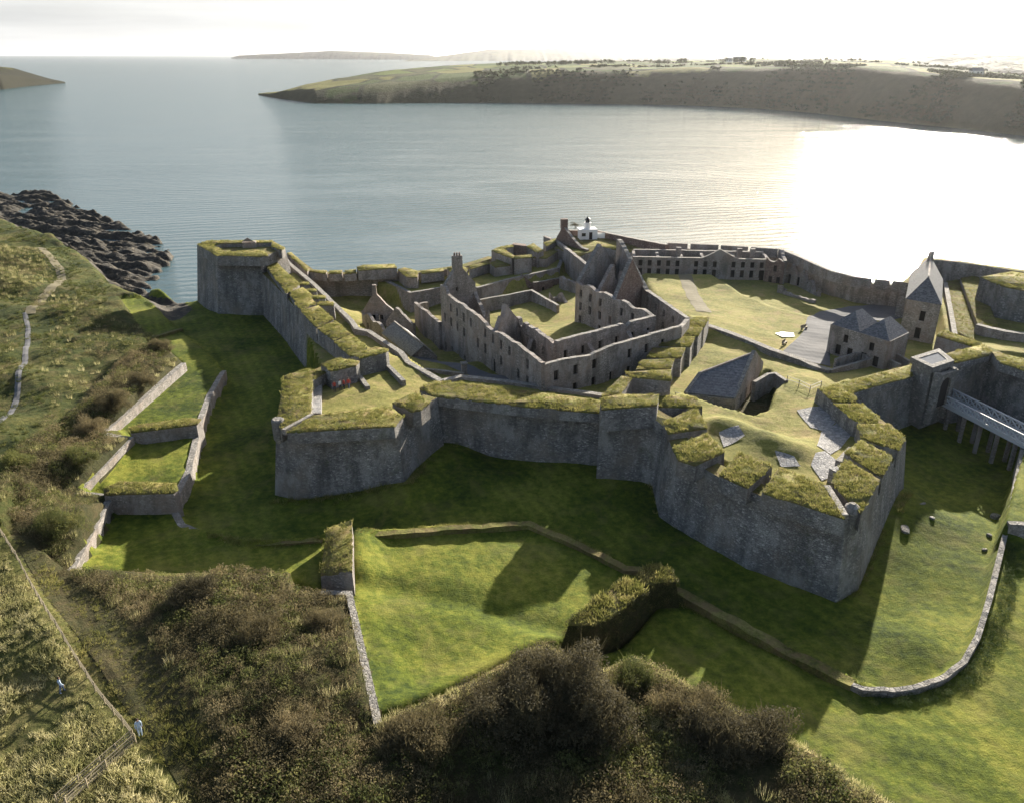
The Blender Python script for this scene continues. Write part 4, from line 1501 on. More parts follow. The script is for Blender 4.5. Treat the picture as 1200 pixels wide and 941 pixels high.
# ---- footbridge
br = thing('footbridge', S(1150, 490, 5), 'narrow trussed footbridge crossing the ditch to the gatehouse', 'bridge')
b0 = S(1098, 463, 6.4)
b1 = S(1262, 546, 7.0)
bd = (b1 - b0)
L = bd.to_2d().length
bu = Vector((bd.x, bd.y, 0)).normalized()
bn = Vector((bu.y, -bu.x, 0))
bw = 1.55
mb = MB()
for i in range(int(L / 0.32)):
    c = b0 + bu * (i * 0.32 + 0.16)
    mb.bar(c - bn * bw + Vector((0, 0, 0)), c + bn * bw, 0.28, 0.1)
mb.build('deck', [M['rail']], br)
for s in (-1, 1):
    mb = MB()
    e0, e1 = b0 + bn * (s * bw), b1 + bn * (s * bw)
    mb.bar(e0 + Vector((0, 0, -0.25)), e1 + Vector((0, 0, -0.25)), 0.2, 0.4)
    mb.bar(e0 + Vector((0, 0, 1.35)), e1 + Vector((0, 0, 1.35)), 0.22, 0.2)
    mb.bar(e0 + Vector((0, 0, 0.15)), e1 + Vector((0, 0, 0.15)), 0.2, 0.2)
    nb = int(L / 1.6)
    for i in range(nb):
        a = e0.lerp(e1, i / nb)
        b = e0.lerp(e1, (i + 1) / nb)
        mb.bar(a + Vector((0, 0, 0.1)), a + Vector((0, 0, 1.3)), 0.16)
        mb.bar(a + Vector((0, 0, 0.15)), b + Vector((0, 0, 1.3)), 0.15)
        mb.bar(a + Vector((0, 0, 1.3)), b + Vector((0, 0, 0.15)), 0.15)
    mb.build('railing', [M['truss']], br)
for k in range(8):
    c = b0 + bu * (L * (k + 0.35) / 8)
    mb = MB()
    g = gz(c.x, c.y)
    for s in (-1, 1):
        q = c + bn * (s * 1.2)
        mb.bar((q.x, q.y, g - 0.6), (q.x, q.y, c.z - 0.2), 0.45)
    mb.bar(c - bn * 1.5 + Vector((0, 0, -0.35)), c + bn * 1.5 + Vector((0, 0, -0.35)), 0.35)
    mb.build('pier', [M['ruin']], br)

# ================================================================== outer walls and traverses
def wall_thing(name, pts, label, cat='wall', group=None, **kw):
    o = pathwall(name, SL(pts), kw.pop('thick', 0.8), **kw)
    return tag(o, label, cat, group)


RW = 'retaining walls along the scrub bank'
wall_thing('retaining_wall', [(215, 425, 4.8), (118, 509, 4.7)], 'long pale retaining wall below the scrub bank, highest one up the slope', group=RW, depth=4, thick=0.9)
wall_thing('retaining_wall', [(119, 508, 4.6), (152, 513, 4.7), (88, 578, 4.4)], 'pale retaining wall between the two grass traverses on the left', group=RW, depth=4, thick=0.9)
wall_thing('retaining_wall', [(89, 577, 4.3), (129, 581, 3.9), (82, 668, 4.1)], 'pale retaining wall at the left end of the big shaded lawn', group=RW, depth=4.5, thick=0.9)
wall_thing('retaining_wall', [(82, 668, 4.5), (200, 673, 4.2), (337, 673, 4.3), (345, 693, 4.2), (380, 694, 4.2)], 'retaining wall hidden behind scrub at the near edge of the shaded lawn', group=RW, depth=4, thick=0.6, top=M['turf'])
wall_thing('retaining_wall', [(376, 693, 4.8), (409, 694, 5.0), (443, 847, 5.4)], 'pale retaining wall running down the left side of the sunlit lawn', group=RW, depth=4, thick=0.7)
wall_thing('retaining_wall', [(443, 850, 4.8), (520, 815, 4.8), (640, 755, 4.8), (672, 785, 4.3), (700, 789, 3.9), (745, 770, 4.3), (800, 799, 4.2), (850, 827, 4.3), (940, 877, 4.3), (1062, 960, 4.2)],
           'retaining wall along the crest of the near scrub slope', group=RW, depth=3.5, thick=0.5, ragged=0.2, top=M['turf'])
wall_thing('counterscarp_wall', [(262, 434, 3.3), (245, 463, 3.3), (235, 490, 3.3), (228, 520, 3.2), (221, 550, 3.1), (208, 577, 2.9), (205, 600, 1.8), (213, 615, 1.5), (236, 624, 1.4)],
           'grey ditch wall below the left-hand terraces', depth=4.5, thick=0.9)
wall_thing('ditch_wall', [(996, 800, 3.0), (1012, 806, 3.2), (1045, 808, 3.2), (1075, 804, 3.3), (1105, 793, 3.4), (1130, 774, 3.6), (1146, 745, 3.8), (1160, 700, 4.1), (1177, 630, 4.7), (1186, 590, 5.4), (1198, 528, 6.3), (1208, 490, 6.6)],
           'low curving stone wall round the outer edge of the ditch', depth=3.5, thick=0.55, ragged=0.16, step=0.7)
wall_thing('terrace_wall', [(1182, 612, 6.2), (1215, 614, 6.2), (1300, 618, 6.2)], 'short stone wall end at the right edge beside the ditch wall', depth=3.5, thick=0.8)
wall_thing('ditch_bank', [(418, 627, 3.2), (520, 619, 3.2), (620, 612.5, 3.1), (680, 638, 3.1), (733, 665, 3.0), (772, 669, 2.8)], 'low turfed edge bank between the sunlit lawn and the ditch', depth=4, thick=1.0, mat=M['turf'], top=M['turf'], ragged=0.25)
wall_thing('ditch_bank', [(300, 636, 2.2), (340, 634.5, 2.4), (378, 632, 2.6)], 'short turfed edge bank at the near end of the shaded lawn', depth=3, thick=0.9, mat=M['turf'], top=M['turf'], ragged=0.25)
wall_thing('ditch_bank', [(776, 681, 2.9), (800, 694, 2.8), (880, 739, 2.8), (940, 770, 2.9), (1000, 800, 3.0)], 'long low turfed bank in the shade between the mossy blocks and the curving wall', depth=4, thick=1.3, mat=M['turf'], top=M['turf'], ragged=0.3)
wall_thing('step_wall', [(177, 396, 2.9), (212, 385, 2.1)], 'small grassy cross wall on the upper left terrace', depth=2, thick=1.0, top=M['turf'], mat=M['turf'])

TV = 'traverses across the terraces'


def traverse(tops, zb, label, rise=0.3, th=1.2, grow=0.15, tufts=9, shaggy=False):
    top = [S(*t) for t in tops]
    c = sum(top, Vector((0, 0, 0))) / len(top)
    o = thing('traverse', (c.x, c.y, gz(c.x, c.y)), label, 'traverse', TV)
    mb = MB()
    mb.prism(top, zb, 0, 1, grow)
    mb.build('masonry', [M['heath'] if shaggy else M['ruin'], M['turf']], o)
    turf('turf', top, o, rise=rise, tufts=tufts, th=th)
    if shaggy:                                   # moss and ivy hanging down the flanks
        ring = ccw(top)
        nor = outward(ring)
        pos, sc = [], []
        for i in range(len(ring)):
            a, b, m = ring[i], ring[(i + 1) % len(ring)], nor[i]
            for k in range(int((b - a).length * 16)):
                q = a.lerp(b, rng.random())
                drop = rng.random() ** 1.4
                g = gz(q.x, q.y)
                z = q.z - drop * (q.z - g) * 0.95
                e = grow * drop * 0.8 + 0.05
                pos.append((q.x + m.x * e, q.y + m.y * e, z))
                sc.append(rng.uniform(0.3, 0.65))
        V, F = scatter_mesh([proto_leaves(60, 0.14, s_, 0.9) for s_ in (201, 202)], np.array(pos), np.array(sc), rng.random(len(pos)) * 6.28)
        array_mesh('ivy', V, F, M['mossivy'], o)
    return o


M['mossivy'] = leaf_mat('moss_and_ivy', (0.035, 0.045, 0.014), (0.085, 0.085, 0.028), (0.17, 0.15, 0.05), 0.3, 0.9)


# ---- the five traverses
traverse([(152, 501, 5.3), (163, 497, 5.3), (222, 489.5, 5.3), (236, 491, 5.3), (230, 497, 5.3), (154, 506, 5.3)], 1, 'stone-faced grass traverse across the upper terrace on the left')
traverse([(122, 572, 4.8), (140, 564, 4.8), (206, 566, 4.8), (209, 573, 4.8), (203, 577, 4.8), (122, 579, 4.8)], 0, 'stone-faced grass traverse with a dark front at the near end of the left terraces')
traverse([(412, 609, 6.2), (412.5, 669, 6.2), (376, 673, 4.7), (383, 619, 4.7)], 1, 'tilted turf-backed stone block standing between the shaded and the sunlit lawn', rise=0.2)
traverse([(667, 730, 5.0), (690, 710, 5.2), (736, 677, 5.2), (757, 690, 5.2), (722, 717, 5.2), (699, 731, 5.0)], 0, 'long shaggy mossy block at the right corner of the sunlit lawn', rise=0.9, th=2.2, grow=0.7, shaggy=True)
traverse([(747, 677, 5.2), (764.5, 661, 5.4), (783, 667, 5.4), (792, 680, 5.2), (774, 681, 5.2), (758, 685, 5.2)], 0, 'short mossy block with a rounded end beside the long mossy block', rise=0.9, th=2.2, grow=0.7, shaggy=True)

# ================================================================== inside the fort
RU = [M['ruin'], M['coping']]
RUIN = [M['ruin'], M['ruin']]
M['void'] = plain('opening_shade', (0.018, 0.016, 0.015), 0.9, 0.3, 4, 0)  # near-black colour standing in for shade inside the openings


def winrow(L, z, w, h, gap, first=None, skip=()):
    s = first if first is not None else gap * 0.6
    out, k = [], 0
    while s < L - gap * 0.4:
        if k not in skip:
            out.append((s, z, w, h))
        s += gap
        k += 1
    return out


def wallpart(parent, name, A, B, zb, zt, openings=(), thick=0.65, ragged=0.2, mats=None, step=0.9, seed=0, with_shade=True):
    mb = MB()
    facade(mb, A, B, zb, zt, thick, openings, step, ragged, seed)
    o = mb.build(name, mats or (RU if ragged <= 0.16 else RUIN), parent)
    if openings and with_shade:
        shade_panels(o, A, B, openings, thick, M['void'])
    return o


def gable_profile(L, eave, apex, cx=0.5):
    return lambda s: eave + (apex - eave) * max(0.0, 1 - abs(s / L - cx) / (cx if s / L < cx else 1 - cx))


def dist2(a, b):
    return (Vector(b) - Vector(a)).to_2d().length


# ---- great roofless barrack, left range
bk = thing('barrack_ruin', S(585, 434, 5), 'great roofless barrack range with a long windowed wall and an arched door', 'ruin', 'roofless barrack ranges')
ZT = 13.4
a0, a1 = S(518, 340, ZT), S(637, 423.5, ZT)
L = dist2(a0, a1)
ops = []
for r_, (zz, hh) in enumerate(((4.2, 1.7), (7.4, 1.8), (10.4, 1.7))):
    for k in range(12):
        s = 2.2 + k * 3.45
        if s > L - 1:
            break
        if r_ == 0 and s < 22:
            continue
        if (k * 7 + r_ * 3) % 5 == 1:
            continue
        g = gz(*(a0.lerp(a1, s / L)).to_2d())
        if zz > g + 0.9:
            ops.append((s, zz, 0.95, hh))
for k in range(6):
    s = 2.2 + k * 3.45
    ops.append((s, 1.4 + 0.2 * k, 0.95, 1.6)) if k < 4 else None
sdoor = L * 0.585
ops = [o for o in ops if not (abs(o[0] - sdoor) < 1.9 and o[1] < 8)]
ops += [(sdoor, 4.2, 1.9, 3.0), (sdoor, 7.2, 1.3, 0.45)]
prof = lambda s: ZT + (1.1 if s < 3 else 0.0) - 0.9 * math.exp(-((s / L - 0.56) / 0.07) ** 2) - 0.5 * max(0, s / L - 0.6)
wallpart(bk, 'outer_wall', a0, a1, -1.5, prof, ops, 0.7, 0.3)
f1 = S(797, 381.5, 12.9)
L2 = dist2(a1, f1)
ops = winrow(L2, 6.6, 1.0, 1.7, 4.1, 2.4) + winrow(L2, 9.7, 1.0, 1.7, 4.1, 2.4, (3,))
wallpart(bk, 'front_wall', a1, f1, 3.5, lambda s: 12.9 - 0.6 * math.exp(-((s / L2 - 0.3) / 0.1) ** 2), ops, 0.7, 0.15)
c0, c1 = S(651, 399.5, 13.0), S(767, 369.5, 13.0)
L3 = dist2(c0, c1)
wallpart(bk, 'court_wall', c0, c1, 3, lambda s: 13.0 - (0.7 if 0.66 < s / L3 < 0.7 else 0), winrow(L3, 6.2, 0.9, 1.6, 4.0, 2) + winrow(L3, 9.4, 0.9, 1.6, 4.0, 2), 0.8, 0.15)
i0 = S(606, 371, 12.6)
L4 = dist2(i0, c0)
wallpart(bk, 'court_wall', i0, c0, 2, lambda s: 12.8 - (1.3 if s < L4 * 0.35 and int(s / 1.6) % 2 else 0.2), winrow(L4, 6, 0.9, 1.6, 3.4, 2) + winrow(L4, 9.2, 0.9, 1.6, 3.4, 2), 0.75, 0.35)
i00 = S(556, 340, 12.0)
L5 = dist2(i00, i0)
wallpart(bk, 'court_wall', i00, i0, -1, lambda s: 12.0 - 5.8 * min(1, s / (0.4 * L5)) + (1.5 if s > L5 * 0.85 else 0), (), 0.75, 0.5)
# chimney gable at the far end and the broken cross gable
gL = dist2(a0, i00)
wallpart(bk, 'gable', a0, i00, -1, gable_profile(gL, 13.6, 18.3, 0.48), [(gL * 0.42, 12.6, 0.6, 0.8)], 0.8, 0.1, step=0.5)
q = a0.lerp(i00, 0.48)
mb = MB()
mb.box((q.x, q.y, 17.2), (1.9, 1.1, 2.6), math.atan2((i00 - a0).y, (i00 - a0).x), 0)
st_ = mb.build('chimney', [M['ruin']], bk)
for s in (-1, 0, 1):
    mb = MB()
    mb.lathe((q.x + s * 0.5, q.y + s * 0.1, 19.78), [(0.2, 0), (0.16, 0.6), (0.2, 0.65)], 8, 0)
    mb.build('chimney_pot', [M['brick']], st_)
x0 = a0.lerp(a1, 0.575)
x1 = S(607, 371, 12.8)
xL = dist2(x0, x1)
wallpart(bk, 'gable', x0, x1, 2, lambda s: gable_profile(xL, 11.6, 16.6, 0.42)(s) - (1.2 if 0.3 < s / xL < 0.38 else 0), [(xL * 0.55, 9.0, 1.2, 0.5)], 0.9, 0.35, step=0.45)
q0 = x1 + Vector((1.0, 1.5, 0))
wallpart(bk, 'stair_stub', q0, q0 + Vector((4.6, -1.2, 0)), 1, lambda s: 9.6 - 2.2 * math.sin(s * 1.7) ** 2, [(1.8, 6.2, 1.2, 1.8)], 0.8, 0.5)
q0 = S(722, 401, 11.2)
wallpart(bk, 'cross_wall', a1.lerp(f1, 0.47), c0.lerp(c1, 0.36), 4, lambda s: 10.6 - 2.5 * min(1, s / 4.0), (), 0.7, 0.5)
wallpart(bk, 'cross_wall', a1.lerp(f1, 0.79), c0.lerp(c1, 0.93), 4, lambda s: 11.6 - 0.8 * s / 6, (), 0.6, 0.2)
for t_, u_, h_, lo_ in ((0.2, 0.25, 10.8, 3.0), (0.36, 0.62, 9.4, 2.6), (0.76, 0.35, 11.0, 2.0), (0.88, 0.72, 9.0, 3.0)):
    A_ = a0.lerp(a1, t_)
    B_ = i00.lerp(i0, min(1, t_ / 0.56)) if t_ < 0.56 else i0.lerp(c0, (t_ - 0.56) / 0.44)
    wallpart(bk, 'cross_wall', A_, B_, 0, lambda s, h_=h_, lo_=lo_: h_ - lo_ * abs(math.sin(0.55 * s + h_)), [(3.0, h_ - 5.0, 1.0, 2.0)], 0.7, 0.55, with_shade=False)
for t_ in (0.3, 0.7):
    q = c0.lerp(c1, t_)
    q2 = q + Vector((1.6, -2.4, 0))
    wallpart(bk, 'stub_wall', q, q2, 4, lambda s: 11.8 - 0.9 * s, (), 0.8, 0.5)
q = a0.lerp(i00, 0.5)
wallpart(bk, 'stub_wall', q + Vector((2, -8, 0)), q + Vector((5.5, -7, 0)), 0, lambda s: 8.2 - 1.2 * abs(math.sin(1.5 * s)), (), 0.9, 0.6)
# low annex beyond the gable
n0, n1 = S(487, 356, 5.6), S(516, 378, 6.6)
nL = dist2(n0, n1)
wallpart(bk, 'annex_wall', n0, n1, -2, lambda s: 5.9 + 0.7 * s / nL, (), 0.7, 0.45, step=0.6)
wallpart(bk, 'annex_wall', n0, S(501, 355, 5.0), -2, 5.4, (), 0.7, 0.35)

# ---- right range with the tall gables
bg_ = thing('barrack_ruin', S(740, 395, 5), 'tall roofless barrack range with steep ruined gables beside the sunny parade ground', 'ruin', 'roofless barrack ranges')
d0, d1 = S(677, 330, 13.2), S(767, 369.5, 13.2)
L6 = dist2(d0, d1)
ops = winrow(L6, 4.6, 0.95, 1.7, 3.7, 2, (1,)) + winrow(L6, 7.5, 0.95, 1.7, 3.7, 2) + winrow(L6, 10.3, 0.95, 1.6, 3.7, 2, (3,))
wallpart(bg_, 'court_wall', d0, d1, 1, lambda s: 13.2 - 0.3 * math.sin(s), ops, 0.8, 0.25)
e0, e1 = S(722, 313, 13.0), S(806, 374, 12.4)
L7 = dist2(e0, e1)
wallpart(bg_, 'parade_wall', e0, e1, 2, lambda s: 12.6, winrow(L7, 7.2, 1.0, 1.6, 4.2, 3) + winrow(L7, 9.8, 1.0, 1.5, 4.2, 3), 0.8, 0.15)
wallpart(bg_, 'end_wall', f1, e1, 4, lambda s: 12.5, (), 0.8, 0.2)
g0L = dist2(d0, e0)
wallpart(bg_, 'gable', d0, e0, 1, gable_profile(g0L, 13.2, 19.6, 0.5), [(g0L * 0.5, 14.0, 0.9, 1.6)], 0.9, 0.15, step=0.5)
k0, k1 = d0.lerp(d1, 0.5), e0.lerp(e1, 0.42)
kL = dist2(k0, k1)
wallpart(bg_, 'gable', k0, k1, 2, gable_profile(kL, 12.6, 19.8, 0.5), [(kL * 0.35, 9.5, 0.9, 1.6), (kL * 0.65, 13.6, 0.9, 1.4)], 0.9, 0.2, step=0.5, mats=[M['brick'], M['coping']])
k0, k1 = d0.lerp(d1, 0.25), e0.lerp(e1, 0.2)
kL = dist2(k0, k1)
wallpart(bg_, 'gable', k0, k1, 2, lambda s: gable_profile(kL, 11.5, 17.6, 0.5)(s) - (3.0 if 0.5 < s / kL < 0.75 else 0), (), 0.8, 0.6, step=0.5)
# steep coping edge facing the parade
h0, h1 = S(722, 291.5, 19.6), S(768, 338, 12.6)
hx0, hx1 = e0.lerp(e1, 0.02), e0.lerp(e1, 0.52)
hL = dist2(hx0, hx1)
wallpart(bg_, 'gable', hx0, hx1, 2, lambda s: 19.4 - 6.8 * min(1, max(0, (s / hL - 0.06)) / 0.86), (), 1.0, 0.12, step=0.5)
mb = MB()
q = S(690, 345, 13)

# ---- court wall and low ruins behind
wall_thing('court_wall', [(553, 353, 4.9), (590, 346.5, 4.9), (623, 340, 5.0), (654, 358, 5.3)], 'low courtyard wall with a pale coping between the two barrack ranges', thick=0.7, zb=-1)
lr = thing('ruin', S(585, 342, 0.5), 'low ruined block with dark arches under the grass terrace', 'ruin')
wallpart(lr, 'arcade', S(561, 333, 3.6), S(597, 331, 3.8), -1, 3.8, [(2.5, 0.3, 1.6, 2.2), (5.6, 0.3, 2.2, 2.6), (8.8, .3, 1.5, 2.2)], 0.8, 0.4)
wallpart(lr, 'gable', S(596, 336, 3.2), S(627, 333, 3.2), -1, gable_profile(dist2(S(596, 336, 3.2), S(627, 333, 3.2)), 2.6, 6.0), [(1.8, 0.4, 0.8, 1.4), (4.0, 0.4, 0.8, 1.4)], 0.7, 0.15, mats=[M['brick'], M['coping']], step=0.5)
wallpart(lr, 'side_wall', S(625, 331.5, 4.2), S(657, 324.5, 4.4), -1, 4.2, [(3, 1, 0.9, 1.6), (6.5, 1, 0.9, 1.6)], 0.7, 0.25, mats=[M['brick'], M['coping']])
wallpart(lr, 'stub_wall', S(644, 348, 4.6), S(652, 344, 5.2), 0, lambda s: 5.6 - 1.6 * abs(math.sin(2.2 * s)), (), 0.8, 0.6)
wallpart(lr, 'stub_wall', S(654, 344, 5), S(664, 350, 4.6), 0, lambda s: 5.4 - 1.4 * abs(math.sin(1.9 * s + 1)), (), 0.8, 0.6)
wallpart(lr, 'stub_wall', S(657, 324, 5.4), S(678, 329, 6.5), 0, lambda s: 5.6, (), 0.8, 0.6)
wt = thing('terrace_wall', S(560, 345, 0.5), 'retaining wall with pale coping under the grass terrace by the sea wall', 'wall')
pathwall('wall_face', SL([(452, 328, 4.9), (481, 343, 4.9), (519, 336.5, 4.9), (560, 337, 5.4), (600, 326, 5.6), (654, 314, 5.9), (658, 304, 6.1)]), 0.8, zb=-2, parent=wt)

# ---- seaward corner: casemate, chimney house, lighthouse platform
pl = thing('sea_bastion', S(690, 300, 3), 'seaward bastion platform carrying the white lighthouse', 'bastion')
mb = MB()
ptop = SL([(650, 291), (658, 279), (668, 272), (700, 271.5), (782, 286.5), (782, 296), (740, 296), (706, 290), (680, 300)], 8.6)
mb.prism(ptop, -8, 0, 1, 0.6)
mb.build('platform', [M['ruin'], M['yard']], pl)
turf('turf', ptop, pl, rise=0.15, tufts=2.0, cell=1.2)
pathwall('parapet', SL([(666, 270, 10.2), (700, 270.5, 10.2), (740, 279, 10.4), (782, 287, 11.6)]), 1.2, zb=7, parent=pl, mat=M['brick'])
ch = thing('ruined_house', S(665, 293, 6), 'ruined house with a chimney gable near the lighthouse', 'ruin')
u0, u1 = S(652, 281, 9.4), S(689, 291.5, 9.4)
uL = dist2(u0, u1)
wallpart(ch, 'gable', u0, u1, 3, lambda s: 9.2 + 4.6 * max(0, 1 - abs(s - uL * 0.24) / (uL * (0.24 if s < uL * 0.24 else 0.62))) ** (1.0 if s < uL * .24 else 1.35), [(uL * 0.25, 9, 0.7, 1.2)], 0.9, 0.12, mats=[M['brick'], M['coping']], step=0.5)
q = u0.lerp(u1, 0.24)
mb = MB()
mb.box((q.x, q.y, 13.0), (1.8, 1.2, 2.6), 0.2, 0)
mb.build('chimney', [M['brick']], ch)
wallpart(ch, 'side_wall', S(653, 287, 8.5), S(688, 309, 9.8), 0, lambda s: 9.6, [(4, 3.5, 1, 1.6), (9, 4, 1, 1.6)], 0.9, 0.25)
wallpart(ch, 'back_wall', u0, u0 + Vector((-3, 7, 0)), 3, 9.0, (), 0.8, 0.3)
cs = thing('gun_casemate', S(600, 300, 5), 'thick-walled open gun casemate on the sea front', 'casemate')
for pts in ([(576, 294), (584, 290), (600, 287), (602, 289.5), (590, 292), (604, 301), (600, 303)], [(602, 300.5), (623, 298.5), (623, 301.5), (603, 303.5)], [(617, 289), (625, 285.5), (637, 294), (630, 297)], [(637, 284.5), (652, 279.5), (654, 283), (640, 289)]):
    merlon(cs, pts, 9.4, 6.5, 'wall_block', rise=0.12, tufts=4, mat=M['ruin'])
mb = MB()
mb.prism(SL([(600, 286.8), (617, 288.8), (616, 286.6), (602, 284.8)], 9.6), 2, 0, 0, 0.2)
mb.build('back_wall', [M['brick']], cs)

lh = thing('lighthouse', S(690, 281, 8.7), 'small white harbour lighthouse with a black lantern cap on the sea front', 'lighthouse')
c = S(689, 281, 8.7)
mb = MB()
mb.box((c.x, c.y + 1.7, 8.6), (5.0, 3.4, 2.7), 0.12, 0)
mb.build('house', [M['white']], lh)
mb = MB()
mb.box((c.x - 0.2, c.y + 1.9, 11.3), (5.3, 3.7, 0.18), 0.12, 0)
mb.build('flat_roof', [M['white']], lh)
tw = MB()
tw.lathe((c.x - 0.1, c.y + 1.6, 11.48), [(0.95, 0), (0.9, 1.5), (1.05, 1.55), (1.05, 1.7)], 14, 0)
to = tw.build('tower', [M['white']], lh)
tw = MB()
tw.lathe((c.x - 0.1, c.y + 1.6, 13.18), [(0.62, 0), (0.62, 0.75)], 12, 0)
tw.build('lantern', [M['glass']], to)
tw = MB()
tw.lathe((c.x - 0.1, c.y + 1.6, 13.9), [(0.85, 0), (0.75, 0.25), (0.35, 0.6), (0.1, 0.75), (0.06, 1.2)], 12, 0)
tw.build('lantern_cap', [M['black']], to)
mb = MB()
mb.box((c.x + 0.75, c.y + 0.02, 8.7), (0.9, 0.12, 2.0), 0.12, 0)
mb.build('door', [M['door']], lh)
mb = MB()
mb.box((c.x - 1.25, c.y - 0.22, 9.6), (1.1, 0.12, 0.9), 0.12, 0)
mb.build('window', [M['glass']], lh)
mb = MB()
mb.box((c.x + 4.4, c.y + 2.0, 8.6), (3.6, 0.4, 1.5), -0.1, 0)
mb.build('yard_wall', [M['white']], lh)

# ---- sea wall
sw = thing('sea_wall', S(420, 330, 0), 'broken sea wall with turfed merlons on the left half of the sea front', 'sea wall', 'sea walls of the star fort')
swp = SL([(334, 299), (350, 312), (362, 321), (420, 322), (447, 322), (500, 319.5), (545, 313), (580, 302)], 6.4)
mb = scarp('wall_face', swp[::1], 2.2, -9, parent=sw, mat=M['ruin'], batter=-0.02)
for q, z, dr in ([[(336, 297), (341, 296), (362, 315), (360, 319)], 8.0, 3], [[(362, 318), (366, 316.5), (383, 317.5), (382, 321)], 7.6, 2], [[(386, 317.5), (401, 317), (400, 320.5), (386, 321)], 7.6, 2], [[(404, 317.5), (417, 316), (417, 320), (404, 321)], 7.6, 2],
                 [[(418, 313), (426, 311), (462, 310), (465, 314), (440, 316), (420, 317)], 8.2, 2.6], [[(466, 316), (474, 314), (490, 318), (489, 325), (476, 325)], 7.4, 2.8], [[(493, 318), (519, 314.5), (520, 318), (494, 321)], 7.4, 2.4],
                 [[(524, 314), (536, 311), (548, 315), (545, 321), (530, 321)], 7.4, 2.6], [[(550, 312), (572, 305.5), (574, 309), (551, 316)], 7.4, 2.4], [[(574, 309), (586, 303), (600, 306), (598, 311), (580, 313)], 7.6, 2.6], [[(602, 304), (622, 300.5), (624, 304), (604, 308)], 7.6, 2.4],
                 [[(624, 302), (650, 290), (656, 293), (640, 303)], 8.0, 2.4]):
    merlon(sw, q, z, dr, rise=0.35, tufts=4, mat=M['ruin'])
sw2 = thing('sea_wall', S(880, 335, 4), 'dark sea wall with evenly spaced merlons on the right half of the sea front', 'sea wall', 'sea walls of the star fort')
pts2 = [(775, 291), (800, 291.5), (845, 294.5), (880, 296.5), (914, 298.5), (938, 307), (975, 323), (1000, 329.5), (1022, 333), (1045, 334.5), (1064, 337)]
scarp('wall_face', SL(pts2, 9.2), 2.0, -9, parent=sw2, mat=M['ruin'], batter=-0.02, top_mat=M['coping'])
for (p, q) in (((782, 284.6), (806, 285.6)), ((809.5, 285.8), (842, 287)), ((845, 287.3), (877, 289.3)), ((880, 289.6), (912, 291.6))):
    pathwall('merlon', SL([p, q], 11.3), 1.3, zb=9.0, parent=sw2, ragged=0.06)
pathwall('merlon', SL([(915, 292), (938, 301), (956, 309.5), (975, 317.5), (1000, 324), (1022, 326.8)], 11.3), 1.3, zb=9.0, parent=sw2, ragged=0.08)
for (p, q) in (((1025.5, 327), (1043.5, 328.8)), ((1047, 329), (1064, 331.5))):
    pathwall('merlon', SL([p, q], 11.3), 1.3, zb=9.0, parent=sw2, ragged=0.06)

# ---- long ruined range on the far side of the parade
fr = thing('barrack_ruin', S(850, 327, 3.6), 'long two-storey ruined range in front of the far sea wall', 'ruin', 'roofless barrack ranges')
p0, p1 = S(742, 325, 5.0), S(897, 328.5, 5.0)
L8 = dist2(p0, p1)
ops = []
for k in range(14):
    s = 1.6 + k * (L8 - 3) / 13
    if k in (5, 9):
        continue
    ops.append((s, 5.5, 1.0, 1.9))
    ops.append((s, 8.0, 1.0, 1.5))
ops.append((L8 * 0.965, 4.9, 1.2, 2.6))
cxg = L8 * 0.64
wallpart(fr, 'front_wall', p0, p1, 2, lambda s: 10.3 + 2.3 * max(0, 1 - abs(s - cxg) / 4.2), ops, 0.8, 0.1)
back = Vector((0.6, 6.4, 0))
wallpart(fr, 'back_wall', p0 + back, p1 + back, 2, lambda s: 10.7, (), 0.8, 0.12)
for t in (0.0, 0.18, 0.36, 0.52, 0.76, 1.0):
    q = p0.lerp(p1, t)
    wallpart(fr, 'cross_wall', q, q + back, 2, lambda s: 10.2 if t not in (0.0, 1.0) else 10.4, (), 0.7, 0.4)
for t in (0.34, 0.8, 0.9):
    q = p0.lerp(p1, t) + back * 0.5
    mb = MB()
    mb.box((q.x, q.y, 9.5), (1.2, 0.9, 2.6), 0.05, 0)
    mb.build('chimney', [M['ruin']], fr)
er = thing('ruined_house', S(920, 332, 3.8), 'broken house walls at the right end of the long ruined range', 'ruin')
r0, r1, r2, r3 = S(895, 329.5, 5), S(917, 332, 5), S(938, 339, 4.8), S(962, 352, 4.8)
wallpart(er, 'front_wall', r0, r1, 2, lambda s: 11.2 - 1.2 * abs(math.sin(s)), [(1.5, 4.4, 0.9, 2), (3.4, 4.4, 0.9, 2), (2.4, 7.6, .8, 1.6)], 0.8, 0.3, mats=[M['brick'], M['coping']])
wallpart(er, 'side_wall', r1, r1 + Vector((1.5, 7.5, 0)), 2, lambda s: 10.4 + 0.1 * s, [(3.5, 5, 1, 2)], 0.8, 0.4)
wallpart(er, 'broken_wall', r1 + Vector((0.5, 3, 0)), r2 + Vector((1, 3.4, 0)), 2, lambda s: 9.6 - 2.2 * abs(math.sin(0.9 * s + .5)), [(2.5, 4.6, 1.0, 2.4), (5.2, 4.6, 1.0, 2.2)], 0.9, 0.7)
wallpart(er, 'broken_wall', r2 + Vector((1, 3, 0)), r3 + Vector((1, 4, 0)), 2, lambda s: 8.6 - 0.42 * s + 1.2 * math.sin(1.6 * s), [(3, 4.6, 1, 1.8)], 0.9, 0.7)
wallpart(er, 'stub_wall', S(913, 347, 4), S(919, 343, 4), 2, lambda s: 6.6 - 0.5 * s, (), 1.3, 0.5)
wallpart(er, 'garden_wall', S(918, 347, 4.2), S(955, 355, 4.8), 2, lambda s: 5.3, (), 0.7, 0.3)
wall_thing('quay_wall', [(962, 322, 8.2), (985, 331.5, 7.6), (1000, 336, 7.4), (1024, 339, 7.4)], 'retaining wall with a thin pale coping below the right sea wall', thick=0.8, zb=2)

